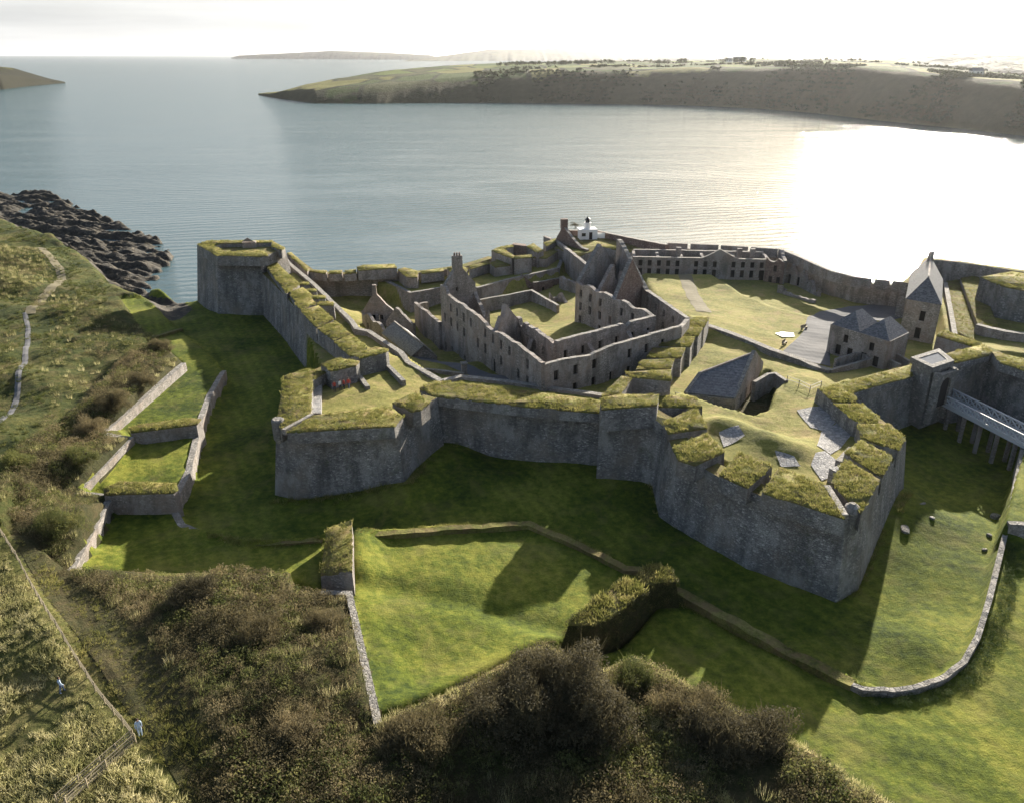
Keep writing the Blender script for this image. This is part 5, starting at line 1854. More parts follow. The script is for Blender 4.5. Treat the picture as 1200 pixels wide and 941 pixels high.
# ---- right-hand houses
def hip_house(parent, plan, eave, apexes, gnd, mat_wall, mats_roof, ops=None, overhang=0.25):
    """plan: 4 points, front-left, front-right, back-right, back-left"""
    for i in range(4):
        a, b = plan[i], plan[(i + 1) % 4]
        wallpart(parent, 'wall', a, b, gnd, eave, (ops or {}).get(i, ()), 0.5, 0.0, mats=[mat_wall, mat_wall], seed=i)


th = thing('tall_house', S(1080, 398, 5.5), 'tall narrow stone house with a pale steep slate roof near the gatehouse', 'house', 'roofed houses of the fort')
EV = 13.4
tp = SL([(1063.5, 350.5), (1101.5, 357), (1103, 328), (1069, 321.5)], EV)
hip_house(th, tp, EV, None, 4.0, M['ruin'], None, {0: [(dist2(tp[0], tp[1]) * 0.56, 9.6, 1.0, 2.0), (dist2(tp[0], tp[1]) * 0.52, 6.0, 1.1, 2.2)], 1: winrow(dist2(tp[1], tp[2]), 9.4, 0.9, 1.6, 4.5)})
ra = S(1085.5, 331, 18.0)
fm, bm_ = (tp[0] + tp[1]) / 2, (tp[2] + tp[3]) / 2
axis = bm_ - fm
ra = fm + axis * 0.1
ra.z = EV + 4.4
rb_ = bm_.copy()
rb_.z = EV + 4.4
ov = [p + m * 0.35 for p, m in zip(ccw(tp), outward(ccw(tp)))]
ids = sorted(range(4), key=lambda i: 0)
fl, frt, brt, bl = [min(ov, key=lambda q: (q - p).length) for p in tp]
mb = MB()
mb.quad(frt, brt, rb_, ra)
mb.quad(bl, fl, ra, rb_)
mb.poly([fl, frt, ra])
mb.poly([brt, bl, rb_])
mb.quad(fl, bl, brt, frt)
rf = mb.build('roof', [M['slate']], th)
mb = MB()
mb.bar(ra + Vector((0, 0, .05)), rb_ + Vector((0, 0, .05)), 0.32, 0.2)
mb.build('ridge_tiles', [M['ruin']], rf)
for k in (0.12, 0.9):
    q = fm + axis * k
    mb = MB()
    mb.box((q.x, q.y, EV + 3.6), (1.0, 0.8, 2.4), 0.4, 0)
    if k > 0.5:
        mb.build('chimney', [M['ruin']], rf)

dh = thing('double_house', S(1000, 425, 6), 'squat stone house under twin hipped slate roofs beside the tarred yard', 'house', 'roofed houses of the fort')
EV = 11.6
dp = SL([(975, 380), (1042, 400), (1064, 389.5), (999, 371.5)], EV)
o2 = {0: [(s, z, 1.1, 1.9) for s in (2.2, 4.6, 7.4, 9.8) for z in (6.4,)] + [(3.4, 9.0, 1.0, 1.5), (8.6, 9.0, 1.0, 1.5)]}
hip_house(dh, dp, EV, None, 4.5, M['ruin'], None, o2)
for k in (0, 1):
    pl4 = [dp[0].lerp(dp[1], 0.5 * k), dp[0].lerp(dp[1], 0.5 * k + 0.5), dp[3].lerp(dp[2], 0.5 * k + 0.5), dp[3].lerp(dp[2], 0.5 * k)]
    cc = sum(pl4, Vector((0, 0, 0))) / 4
    big = [cc + (p - cc) * 1.03 for p in pl4]
    fm2, bm2 = (pl4[0] + pl4[1]) / 2, (pl4[2] + pl4[3]) / 2
    e0_, e1_ = fm2.lerp(bm2, 0.36), fm2.lerp(bm2, 0.7)
    for e in (e0_, e1_):
        e.z = EV + 2.7
    mb = MB()
    mb.poly([big[0], big[1], e0_])
    mb.quad(big[1], big[2], e1_, e0_)
    mb.poly([big[2], big[3], e1_])
    mb.quad(big[3], big[0], e0_, e1_)
    mb.poly([b + Vector((0, 0, -0.02)) for b in big[::-1]])
    mb.build('roof', [M['slate']], dh)

mg = thing('magazine_house', S(875, 492, 5.5), 'long low house with one big dark slate slope and a windowed gable end', 'house', 'roofed houses of the fort')
m_e0, m_e1 = S(804, 460, 8.2), S(860, 466, 8.2)
m_r0, m_r1 = S(821, 437, 12.2), S(883, 413.5, 12.4)
ex = (m_r1 - m_e1)
_n = (m_e1 - m_e0).cross(m_r1 - m_e0)
_c = Vector((0, 0, CAM_H))
_d = m_r0 - _c
m_r0 = _c + _d * ((m_e0 - _c).dot(_n) / _d.dot(_n))          # keep the slope one flat plane
m_b0, m_b1 = m_r0 + (m_r0 - m_e0) * 0.9, m_r1 + Vector((ex.x, ex.y, 0)) * 0.75
m_b0.z = m_b1.z = 8.4
mb = MB()
mb.quad(m_e0, m_e1, m_r1, m_r0)
mb.quad(m_r0, m_r1, m_b1, m_b0)
mb.quad(m_e0 + Vector((0, 0, -.25)), m_r0 + Vector((0, 0, -.25)), m_r1 + Vector((0, 0, -.25)), m_e1 + Vector((0, 0, -.25)))
mb.quad(m_e0, m_e0 + Vector((0, 0, -.25)), m_e1 + Vector((0, 0, -.25)), m_e1)
rf = mb.build('roof', [M['slate']], mg)
mb = MB()
mb.bar(m_r0 + Vector((0, 0, .05)), m_r1 + Vector((0, 0, .05)), 0.32, 0.2)
mb.build('ridge_tiles', [M['ruin']], rf)
wL = dist2(m_e1, m_b1)
tt = (m_r1.to_2d() - m_e1.to_2d()).length / wL
wallpart(mg, 'gable', m_e1, m_b1, 3.5, lambda s: (8.1 + 4.7 * s / (tt * wL)) if s < tt * wL else (12.8 - 4.5 * (s - tt * wL) / (wL * (1 - tt))), [(wL * .2, 5.6, 0.9, 1.9), (wL * .38, 5.6, 0.9, 1.9), (wL * .56, 5.6, 0.9, 1.9), (wL * .45, 8.6, 0.9, 1.2)], 0.6, 0.0, step=0.5)
wallpart(mg, 'side_wall', m_e0, m_e1, 3.5, 8.0, (), 0.5, 0.0)
wallpart(mg, 'end_wall', m_b0, m_e0, 4, lambda s: 8.2, (), 0.6, 0.1)
pathwall('verge_coping', [m_e0 + Vector((-.1, 0, .1)), m_r0 + Vector((-.1, 0, .1))], 0.5, parent=mg, depth=1.5, ragged=0.05)
rw_ = [S(897, 440, 9.2), S(908, 437, 9.2), S(918, 446, 9.2), S(915, 455, 8.9)]
wall_thing('yard_wall', [(884, 447, 8.8), (900, 438, 8.9), (909, 437, 8.9), (922, 446, 9.0)], 'short wall curving round the sunken yard behind the low slate house', thick=0.6, zb=4)

# ---- small ruin, slate cottage and house by the left rampart
sr = thing('ruined_house', S(440, 385, 1), 'small roofless ruin with two gables behind the left rampart', 'ruin')
t0, t1 = S(425, 361, 5.4), S(461, 363, 5.0)
tL = dist2(t0, t1)
wallpart(sr, 'gable', t0, t1, -1, gable_profile(tL, 4.9, 9.0, 0.42), [(tL * .35, 2.6, 0.8, 1.3), (tL * .6, 2.6, 0.8, 1.3)], 0.8, 0.3, step=0.5)
q = t0.lerp(t1, 0.42)
mb = MB()
mb.box((q.x, q.y, 8.2), (1.0, 0.8, 2.4), 0.1, 0, 0.85)
mb.build('chimney', [M['ruin']], sr)
wallpart(sr, 'side_wall', t0, S(450, 385, 4.6), -1, lambda s: 4.8 - 0.4 * math.sin(s), [(4, 1.6, .9, 1.4)], 0.7, 0.4)
s0, s1 = S(453, 372, 5), S(485, 379, 4.4)
sL_ = dist2(s0, s1)
wallpart(sr, 'gable', s0, s1, -1, gable_profile(sL_, 4.0, 7.6, 0.4), (), 0.8, 0.3, step=0.5)
wallpart(sr, 'side_wall', t1, s1, -1, lambda s: 4.4, (), 0.7, 0.4)
ct = thing('cottage', S(475, 415, 3), 'low cottage with a plain bluish slate roof in the lane behind the left rampart', 'house', 'roofed houses of the fort')
cr0, cr1 = S(462, 377, 6.4), S(497, 405, 6.4)
ce0, ce1 = S(447, 390.5, 4.2), S(482, 418, 4.2)
cb0, cb1 = cr0 * 2 - ce0, cr1 * 2 - ce1
cb0.z = cb1.z = 4.2
mb = MB()
mb.quad(ce0, ce1, cr1, cr0)
mb.quad(cr0, cr1, cb1, cb0)
mb.quad(ce0 + Vector((0, 0, -.15)), cr0 + Vector((0, 0, -.15)), cr1 + Vector((0, 0, -.15)), ce1 + Vector((0, 0, -.15)))
mb.quad(ce0, ce0 + Vector((0, 0, -.15)), ce1 + Vector((0, 0, -.15)), ce1)
rf = mb.build('roof', [M['slate']], ct)
mb = MB()
mb.bar(cr0 + Vector((0, 0, .05)), cr1 + Vector((0, 0, .05)), 0.3, 0.18)
mb.build('ridge_tiles', [M['ruin']], rf)
k_ = lambda p, c_: c_ + (p - c_) * 0.94
cc_ = (ce0 + ce1 + cb0 + cb1) / 4
wallpart(ct, 'wall', k_(ce0, cc_), k_(ce1, cc_), -1, 4.0, [(5, 1.4, 1.0, 1.3), (10, 2, 1, 1.3)], 0.4, 0)
gl = dist2(k_(ce1, cc_), k_(cb1, cc_))
wallpart(ct, 'gable', k_(ce1, cc_), k_(cb1, cc_), -1, gable_profile(gl, 4.0, 6.1), (), 0.4, 0, step=0.5)
wallpart(ct, 'gable', k_(cb0, cc_), k_(ce0, cc_), -1, gable_profile(gl, 4.0, 6.1), (), 0.4, 0, step=0.5)
wallpart(ct, 'wall', k_(cb1, cc_), k_(cb0, cc_), -1, 4.0, (), 0.4, 0)
lb = thing('roofless_house', S(418, 362, 0), 'tall dark roofless house wall against the left sea wall', 'ruin')
v0, v1 = S(385, 328, 4.8), S(449, 325.5, 5.0)
vL = dist2(v0, v1)
wallpart(lb, 'front_wall', v0, v1, -2, lambda s: 5.0, [(vL * .62, 0.6, 1.1, 2.2), (vL * .3, 1.6, .9, 1.3), (vL * .85, 1.6, .9, 1.3)], 0.8, 0.3)
wallpart(lb, 'side_wall', v1, v1 + Vector((1.2, 7, 0)), -2, lambda s: 5.2, (), 0.8, 0.3)

# ---- inner retaining walls
wall_thing('rampart_wall', [(330, 296, 8.6), (338, 308, 8.6), (368, 333, 8.6), (412, 376, 8.8), (418, 385, 9.4), (432, 388, 9.2), (470, 413, 9.2), (478, 424, 9.2), (517, 446, 9.2)],
           'long inner wall with a pale coping behind the left rampart walk', thick=1.0, zb=-1, ragged=0.1)
wall_thing('rampart_wall', [(517, 446, 8.9), (540, 440.5, 8.9), (600, 447, 8.9), (660, 456, 8.9), (712, 463, 8.9)], 'inner wall with a pale coping between the middle rampart and the barrack', thick=1.1, zb=2, ragged=0.06)
wall_thing('yard_wall', [(829, 381, 8.2), (845, 386, 8.2), (878, 398, 8.2), (905, 409.5, 8.0), (940, 421, 7.8), (952, 427, 7.6), (973, 433.5, 7.6)], 'broad-topped wall along the near side of the parade ground', thick=1.3, zb=3, ragged=0.05)
wall_thing('yard_wall', [(973, 433.5, 7.6), (1005, 424.5, 7.7), (1032, 416.5, 7.8), (1055, 427, 8.2)], 'thin zigzag yard wall in front of the twin-roofed house', thick=0.5, zb=3, ragged=0.05)
wall_thing('yard_wall', [(979, 421, 8.0), (1008, 412, 8.0), (1018, 418, 8.0)], 'small inner yard wall close under the twin-roofed house', thick=0.4, zb=3, ragged=0.05)
wall_thing('yard_wall', [(1047, 412, 8.4), (1066, 423, 8.4)], 'short pale wall end beside the gatehouse roof', thick=0.5, zb=4, ragged=0.05)
wall_thing('lane_wall', [(497, 432, 5.8), (544, 437, 6.4)], 'dark low wall beside the lane at the foot of the barrack', thick=0.7, zb=1)
mb = MB()
p = S(544, 437, 5.8)
mb.box((p.x, p.y, 4.8), (0.9, 0.9, 2.6), 0.3, 0, 0.95)
mb.box((p.x, p.y, 7.4), (1.15, 1.15, 0.3), 0.3, 1)
tag(mb.build('gate_pillar', RU), 'single stone gate pillar with a pale cap in the lane', 'pillar')

# ---- right-hand rampart
wall_thing('sea_wall', [(1062, 332, 12.4), (1080, 316, 12.6), (1087, 303, 12.9), (1130, 307.5, 12.9), (1200, 318, 12.9), (1330, 338, 12.9)], 'tall sea wall on the far right beyond the turfed rampart', cat='sea wall', group='sea walls of the star fort', thick=2.0, zb=-9, top=M['turf'])
rr = thing('rampart', S(1130, 400, 7), 'turfed rampart walk with two grass strips on the right', 'rampart')
mb = MB()
q = SL([(1109, 330), (1126, 328), (1144, 380), (1141, 398), (1119, 391)], 9.0)
mb.prism(q, 4, 0, 1, 0.05)
mb.build('lower_strip', [M['ruin'], M['yard']], rr)
turf('turf', q, rr, rise=0.1, tufts=3, cell=1.0)
mb = MB()
q = SL([(1126, 326), (1146, 323), (1170, 384), (1146, 380)], 10.2)
mb.prism(q, 4, 0, 1, 0.05)
mb.build('upper_strip', [M['ruin'], M['yard']], rr)
turf('turf', q, rr, rise=0.1, tufts=3, cell=1.0)
pathwall('edge_wall', SL([(1108, 331, 9.3), (1113, 358, 9.3), (1119, 391, 9.3)]), 0.9, zb=4, parent=rr)
pathwall('breast_wall', SL([(1145, 380, 10.4), (1178, 388, 10.4), (1204, 391, 10.4), (1260, 398, 10.4)]), 1.2, zb=6, parent=rr)
cv = thing('cavalier', S(1185, 388, 8), 'high turf-topped battery block with a dark front on the far right', 'rampart')
for q, z in (([(1149, 325), (1186, 318.5), (1260, 330), (1290, 352), (1203, 341), (1176, 336)], 15.0),):
    merlon(cv, q, z, 8.0, 'battery', rise=0.5, tufts=4)
traverse([(1098, 393, 11.2), (1105, 387.5, 11.4), (1150, 402, 11.2), (1146, 408, 11.0)], 5, 'dark wedge of turfed wall behind the gatehouse', rise=0.25)

# ================================================================== paths and yards
def sheet(name, pix, mat, label, cat, dz=0.06, cell=0.8):
    return tag(drape(name, SL(pix), mat, None, dz, cell), label, cat, kind='structure')


def ribbon(name, pix, width, mat, label, dz=0.06):
    p = resample(SL(pix), 1.0)
    nor = side_normals(p)
    xs, ys = [], []
    for q, m in zip(p, nor):
        j = 1 + 0.15 * nz(q.x * 0.5, q.y * 0.5, 2)
        for s in (-0.5, 0, 0.5):
            xs.append(q.x + m.x * width * s * j)
            ys.append(q.y + m.y * width * s * j)
    h = ground(np.array(xs), np.array(ys))
    vs = [(x, y, z + dz + (0.05 if i % 3 == 1 else 0)) for i, (x, y, z) in enumerate(zip(xs, ys, h))]
    fs = []
    for i in range(len(p) - 1):
        for k in (0, 1):
            fs.append((i * 3 + k, i * 3 + k + 1, i * 3 + k + 4, i * 3 + k + 3))
    mb = MB()
    mb.add(vs, fs)
    return tag(mb.build(name, mat), label, 'path', kind='structure')


sheet('road', [(916, 414, 6.4), (930, 402, 6.2), (941, 390, 5.8), (946, 374, 5.4), (960, 366, 5), (986, 361.5, 5), (1012, 359, 4.6), (1045, 349, 4.4), (1060, 352, 4.5), (1058, 372, 4.8), (1040, 378, 5), (1000, 372, 5), (976, 380, 5.6), (972, 400, 6), (973, 430, 6.3), (945, 424, 6.4)], M['asphalt'],
      'grey tarred yard curving round the parade ground', 'road', 0.12)
ribbon('lane', [(455, 398, 1.6), (478, 418, 2.5), (505, 428, 3.2), (535, 434, 4.2), (560, 440, 5.2), (590, 446, 6), (625, 452, 6.4)], 3.6, M['asphalt'], 'bluish tarred lane below the barrack wall')
ribbon('path', [(30, 371, 3), (33, 385, 3.4), (33, 405, 4.4), (30, 430, 5.4), (20, 462, 6), (6, 492, 6.8), (-10, 512, 7)], 0.95, M['asphalt'], 'narrow grey path on the left slope')
ribbon('path', [(36, 372, 3), (48, 352, 2.2), (66, 340, 1.6), (72, 328, 1.2), (70, 315, 1.6), (60, 303, 2), (44, 294, 1.4), (20, 287, 1)], 2.2, M['track'], 'worn earth path round the left headland')
ribbon('track', [(800, 326, 5.3), (806, 340, 5.6), (812, 352, 6), (825, 370, 6.6)], 3.2, M['track'], 'faint worn track across the parade ground', 0.04)
sheet('slab', [(908, 393, 6.1), (916, 389.5, 6.0), (930, 391, 5.9), (931, 396, 5.9), (917, 397.5, 6.1)], M['white'], 'white concrete slab on the parade ground', 'slab', 0.18)

# ================================================================== vegetation
LEAF = [proto_leaves(110, 0.11, s, 0.75) for s in range(1, 6)]            # unit-radius clumps
LEAF_FINE = [proto_leaves(150, 0.085, s, 0.8) for s in range(11, 15)]
TUSS = [proto_tuft(40, 0.55, 0.45, 0.9, 0.03, s) for s in range(20, 25)]


def mound_tuft(seed):
    v1, f1 = proto_leaves(46, 0.16, seed, 0.75)
    v1 = v1 * 0.6
    f1 = np.concatenate([f1[:, [0, 1, 2]], f1[:, [0, 2, 3]]])
    v2, f2 = proto_tuft(30, 0.7, 0.4, 0.8, 0.03, seed)
    return np.concatenate([v1, v2]), np.concatenate([f1, f2 + len(v1)])


MOUND = [mound_tuft(s) for s in range(80, 85)]
REEDS = [proto_tuft(26, 1.0, 0.5, 0.35, 0.03, s) for s in range(30, 34)]


TWIG = [proto_tuft(16, 1.3, 0.35, 0.6, 0.025, s) for s in range(90, 94)]


def tri2quad(f):
    return f if f.shape[1] == 4 else np.concatenate([f, f[:, 2:3]], 1)


def sample_poly(pix, spacing, jitter=0.45, inset=0.0):
    ring = SL(pix)
    xs, ys = [p.x for p in ring], [p.y for p in ring]
    gx, gy = np.meshgrid(np.arange(min(xs), max(xs), spacing), np.arange(min(ys), max(ys), spacing * 0.87))
    gx = gx + (np.arange(gx.shape[0]) % 2)[:, None] * spacing * 0.5
    x = gx.ravel() + rng.uniform(-jitter, jitter, gx.size) * spacing
    y = gy.ravel() + rng.uniform(-jitter, jitter, gx.size) * spacing
    d = seg_dist(x, y, ring)
    k = d > inset
    return x[k], y[k], d[k]


def stuff(name, V, F, mat, label, cat='vegetation', mi=None):
    o = array_mesh(name, V, F, mat, mi=mi)
    return tag(o, label, cat, kind='stuff')


def scrub_patch(label, pix, spacing=0.95, size=(0.55, 1.15), mix=(0.55, 0.25, 0.2), inset=0.4, clear=(), name='scrub', fade=0.0, tall=1.0):
    """dense low scrub: brown, green and dry clumps mixed in patches"""
    x, y, d = sample_poly(pix, spacing, inset=inset)
    for (u, v, z, r) in clear:
        p = S(u, v, z)
        k = np.hypot(x - p.x, y - p.y) > r
        x, y, d = x[k], y[k], d[k]
    n1 = fbm2(x + 500, y + 500, 31, 4, 0.11)
    n2 = fbm2(x + 900, y + 900, 41, 4, 0.16)
    r = size[0] + (size[1] - size[0]) * np.clip(0.5 + 1.1 * n1 + rng.uniform(-.25, .25, len(x)), 0, 1)
    r *= np.clip(0.65 + d / 2.5, 0.65, 1)
    gap = n2 < -0.3
    z = ground(x, y) + 0.25 * r
    q = np.clip(0.5 + n2 * 1.2 + rng.normal(0, .16, len(x)), 0, 1)
    kind = np.where(q < mix[0], 0, np.where(q < mix[0] + mix[1], 1, 2))
    Vs, Fs, Ms, off = [], [], [], 0
    for k, pro in ((0, LEAF_FINE), (1, LEAF), (2, LEAF_FINE)):
        ix = np.where((kind == k) & ~gap)[0]
        if not len(ix):
            continue
        V, F = scatter_mesh(pro, np.stack([x, y, z], 1)[ix], r[ix], rng.random(len(ix)) * 6.28, r[ix] * rng.uniform(0.8, 1.35, len(ix)) * tall)
        Vs.append(V)
        Fs.append(F + off)
        Ms.append(np.full(len(F), k))
        off += len(V)
    # dry stems and grass standing in the gaps
    ix = rng.random(len(x)) < 0.3
    V, F = scatter_mesh(REEDS, np.stack([x, y, ground(x, y)], 1)[ix], rng.uniform(0.5, 1.0, ix.sum()), rng.random(ix.sum()) * 6.28)
    Vs.append(V)
    Fs.append(F + off)
    V = np.concatenate(Vs)
    q4 = np.concatenate(Fs[:-1])
    n4 = len(q4)
    tri = np.concatenate([q4[:, [0, 1, 2]], q4[:, [0, 2, 3]], Fs[-1]])
    m4 = np.concatenate(Ms)
    mi = np.concatenate([m4, m4, np.full(len(Fs[-1]), 3)])
    return stuff(name, V, tri, [M['scrub'], M['gorse'], M['reed'], M['tussock']], label, 'scrub', mi)


BUSHES = [  # u, v, z of the foot; radius x, radius y, height; kind
    (645, 838, 4.6, 7.0, 4.6, 5.0, 'bushdark', 'huge dark round bush in the middle of the near slope'),
    (865, 872, 4.4, 4.2, 2.6, 1.7, 'bushdark', 'dark brown spreading bush right of the huge round bush'),
    (812, 838, 4.4, 3.0, 2.0, 1.5, 'scrub', 'brown bush just below the crest right of the huge round bush'),
    (490, 870, 4.6, 3.0, 2.4, 1.1, 'scrub', 'brown bush in the corner between the two scrub slopes'),
    (745, 800, 4.4, 2.0, 1.6, 1.4, 'gorse', 'green bush on the notch behind the huge round bush'),
    (300, 745, 5.6, 2.4, 2.2, 1.7, 'scrub', 'brown bush on the near left slope above the dark hollow'),
    (230, 706, 5.0, 2.8, 1.8, 1.6, 'bushdark', 'dark bush near the lawn edge on the near left slope'),
    (380, 735, 5.0, 2.0, 1.9, 1.2, 'scrub', 'russet bush beside the pale wall of the sunlit lawn'),
    (106, 506, 5.4, 2.2, 2.0, 2.8, 'reed', 'pale brown upright bush at the wall corner on the left bank'),
    (134, 480, 5.6, 2.4, 2.2, 2.4, 'scrub', 'brown bush on the left bank above the long retaining wall'),
    (166, 452, 5.6, 2.2, 2.0, 2.0, 'scrub', 'brown bush midway along the top of the long retaining wall'),
    (96, 548, 5.4, 1.9, 1.8, 1.9, 'gorse', 'green bush on the bank by the second retaining wall'),
    (20, 548, 7.4, 1.7, 1.6, 1.7, 'tussockbush', 'lone yellow-green bush in the shade on the left bank'),
    (70, 630, 5.4, 2.6, 2.2, 2.0, 'gorse', 'green bush above the lowest retaining wall on the left'),
    (188, 412, 5.6, 2.0, 1.8, 1.7, 'scrub', 'small brown bush at the upper end of the left bank'),
    (350, 860, 5.0, 2.2, 2.0, 0.95, 'reed', 'dry pale bush low on the near left slope'),
    (170, 640, 5.2, 0.1, 0.1, 0.1, None, None),
]
M['tussockbush'] = leaf_mat('yellow_green_leaves', (0.09, 0.1, 0.03), (0.15, 0.16, 0.045), (0.24, 0.23, 0.08), 0.35, 0.6)


def bush(u, v, z, rx, ry, h, mat, label, group='bushes around the fort'):
    c = S(u, v, z)
    g = gz(c.x, c.y)
    t = thing('bush', (c.x, c.y, g), label, 'bush', group)
    n = int(26 + 13 * rx * ry)
    dirs = rng.normal(size=(n, 3))
    dirs /= np.linalg.norm(dirs, axis=1)[:, None]
    dirs[:, 2] = np.abs(dirs[:, 2])
    rad = 0.55 + 0.42 * rng.random(n) ** 0.6
    lump = 1 + 0.3 * np.sin(4 * dirs[:, 0] + u) * np.cos(3.5 * dirs[:, 1] + v) + 0.12 * np.sin(9 * dirs[:, 0] - v) + rng.normal(0, .09, n)
    pos = dirs * rad[:, None] * lump[:, None] * np.array([rx, ry, h]) + np.array([c.x, c.y, g + 0.05])
    sc = np.clip(0.2 * (rx + ry) / 2 + 0.32, 0.4, 1.2) * rng.uniform(0.65, 1.3, n)
    V, F = scatter_mesh(LEAF_FINE, pos, sc, rng.random(n) * 6.28, sc * rng.uniform(0.8, 1.2, n))
    array_mesh('foliage', V, F, M[mat], t)
    # bare twigs breaking the outline
    k = rng.random(n) < 0.75
    V, F = scatter_mesh(TWIG, pos[k] - np.array([0, 0, 0.3]), sc[k] * rng.uniform(0.8, 1.5, k.sum()), rng.random(k.sum()) * 6.28)
    array_mesh('twigs', V, F, M[mat], t)
    mb = MB()
    for k in range(7):
        a = rng.uniform(0, 6.28)
        b = Vector((c.x + rx * 0.5 * math.cos(a), c.y + ry * 0.5 * math.sin(a), g + h * 0.7))
        mb.bar((c.x + 0.2 * math.cos(a), c.y + 0.2 * math.sin(a), g - 0.2), b, 0.09)
    mb.build('branches', M['bark'], t)
    return t


for b in BUSHES:
    if b[6]:
        bush(*b)

CLR = [(645, 842, 4.6, 5.0), (870, 880, 4.4, 3.4)]
scrub_patch('brown and green scrub covering the near slope left of the sunlit lawn',
            [(62, 655, 6), (84, 672, 5), (200, 674, 4.7), (336, 674, 4.7), (346, 694, 4.7), (408, 696, 5), (441, 846, 5.2), (470, 960, 4.6), (470, 1060, 4), (300, 1060, 4), (240, 955, 4.2), (205, 900, 4.7), (262, 870, 5), (200, 790, 5.8), (150, 720, 6)], 0.85, (0.55, 1.25), (0.62, 0.22, 0.16), inset=0.1, tall=1.15)
scrub_patch('dark scrub on the near slope below the sunlit lawn and the shaded lawn on the right',
            [(445, 849, 5.2), (520, 816, 5.2), (640, 757, 5.2), (674, 787, 4.7), (700, 791, 4.4), (745, 772, 4.7), (800, 800, 4.7), (850, 829, 4.8), (935, 878, 4.8), (1050, 958, 4.6), (1040, 1060, 3), (470, 1060, 3.5)], 0.85, (0.6, 1.35), (0.5, 0.34, 0.16), inset=0.1, clear=CLR, tall=1.15)
scrub_patch('brown scrub along the bank above the left retaining walls',
            [(210, 426, 4.7), (116, 510, 4.6), (149, 514, 4.6), (85, 579, 4.3), (125, 582, 3.9), (79, 668, 4.1), (58, 662, 5.2), (4, 600, 7.6), (0, 545, 7.4), (50, 505, 6.8), (96, 476, 6), (150, 412, 5.8), (186, 404, 5.6)], 0.95, (0.5, 1.2), (0.5, 0.34, 0.16), inset=0.1, tall=1.1)
scrub_patch('low scrub scattered over the upper left slope', [(50, 400, 4.5), (70, 372, 3.5), (120, 362, 4), (176, 380, 4), (196, 402, 5), (140, 412, 5.5), (96, 470, 6), (50, 510, 6.6), (38, 470, 6)], 1.9, (0.45, 1.1), (0.35, 0.45, 0.2))
scrub_patch('brown heath covering the small round hill on the left shore', [(-30, 284, 1), (20, 286, 1.5), (52, 300, 2), (64, 318, 2), (56, 334, 3), (20, 345, 4), (-30, 350, 5)], 1.0, (0.35, 0.7), (0.5, 0.4, 0.1), tall=0.8)
scrub_patch('low scrub by the left edge below the path', [(-20, 380, 5), (18, 380, 4), (24, 420, 5), (8, 470, 6), (-20, 500, 7)], 1.6, (0.4, 0.9), (0.35, 0.45, 0.2))
scrub_patch('dark low scrub above the shore rocks on the left', [(30, 352, 2), (60, 342, 2), (110, 348, 3), (132, 352, 4), (90, 372, 4), (40, 372, 3)], 1.8, (0.5, 1.0), (0.5, 0.3, 0.2))


def grass_patch(label, pix, spacing, size, mat, protos, inset=0.0, name='long_grass', lim=-0.6):
    x, y, d = sample_poly(pix, spacing, inset=inset)
    n = fbm2(x + 100, y + 100, 51, 4, 0.22)
    k = n > lim
    x, y, n = x[k], y[k], n[k]
    sc = size * (0.65 + 0.7 * rng.random(len(x))) * np.clip(0.85 + n, 0.45, 1.5)
    V, F = scatter_mesh(protos, np.stack([x, y, ground(x, y)], 1), sc, rng.random(len(x)) * 6.28)
    return stuff(name, V, F, M[mat], label, 'grass')


grass_patch('pale tussocky long grass in the field at the lower left', [(-60, 640, 8), (0, 640, 7.3), (56, 728, 6.2), (150, 872, 5), (186, 912, 4.6), (230, 960, 4.2), (230, 1060, 3.6), (-60, 1060, 3.6)], 0.82, 0.85, 'tussock', MOUND, lim=-0.35)
grass_patch('rough green grass along the sunken track at the lower left', [(20, 630, 7), (60, 664, 5.8), (150, 724, 6), (200, 792, 5.8), (262, 872, 5), (240, 955, 4.2), (166, 868, 5), (66, 728, 6.2)], 0.7, 0.55, 'blade', TUSS)
M['slopegrass'] = leaf_mat('slope_grass_blades', (0.045, 0.062, 0.016), (0.1, 0.115, 0.032), (0.2, 0.18, 0.065), 0.4, 0.5)
grass_patch('rough grass over the left headland slope', [(0, 262, -1), (40, 274, -.5), (74, 292, 0), (104, 314, 0), (136, 350, .5), (120, 372, 4), (60, 440, 6), (0, 640, 8), (-20, 500, 7)], 1.3, 0.6, 'slopegrass', MOUND, lim=0.05)
grass_patch('pale rough grass running down the near slope right of the huge round bush', [(735, 776, 4.6), (790, 802, 4.7), (800, 850, 4.4), (862, 958, 3.6), (740, 958, 3.6), (765, 860, 4.2)], 0.75, 0.9, 'tussock', MOUND, lim=-0.3)
grass_patch('fringe of pale grass on the crest of the near slope', [(443, 848, 5.3), (520, 813, 5.3), (640, 753, 5.3), (672, 783, 4.8), (700, 787, 4.5), (745, 768, 4.8), (850, 825, 4.8), (940, 875, 4.8), (1062, 958, 4.6), (1030, 958, 4.6), (930, 892, 4.8), (845, 843, 4.8), (745, 786, 4.7), (700, 803, 4.4), (668, 800, 4.7), (636, 770, 5.2), (520, 828, 5.2), (446, 862, 5.3)], 0.5, 0.8, 'tussock', TUSS, lim=-0.2)
grass_patch('shaggy grass on the low bank between lawn and ditch', [(418, 626, 2.6), (520, 618.5, 2.6), (620, 612, 2.5), (680, 638, 2.5), (735, 664, 2.4), (735, 672, 2.4), (680, 646, 2.5), (620, 619, 2.5), (520, 625, 2.6), (418, 633, 2.6)], 0.42, 0.5, 'blade', TUSS)
grass_patch('shaggy grass on the bank end of the shaded lawn', [(240, 624, 1.6), (300, 634, 2.2), (380, 630, 2.6), (380, 636, 2.6), (300, 641, 2.2), (240, 630, 1.6)], 0.45, 0.5, 'blade', TUSS)


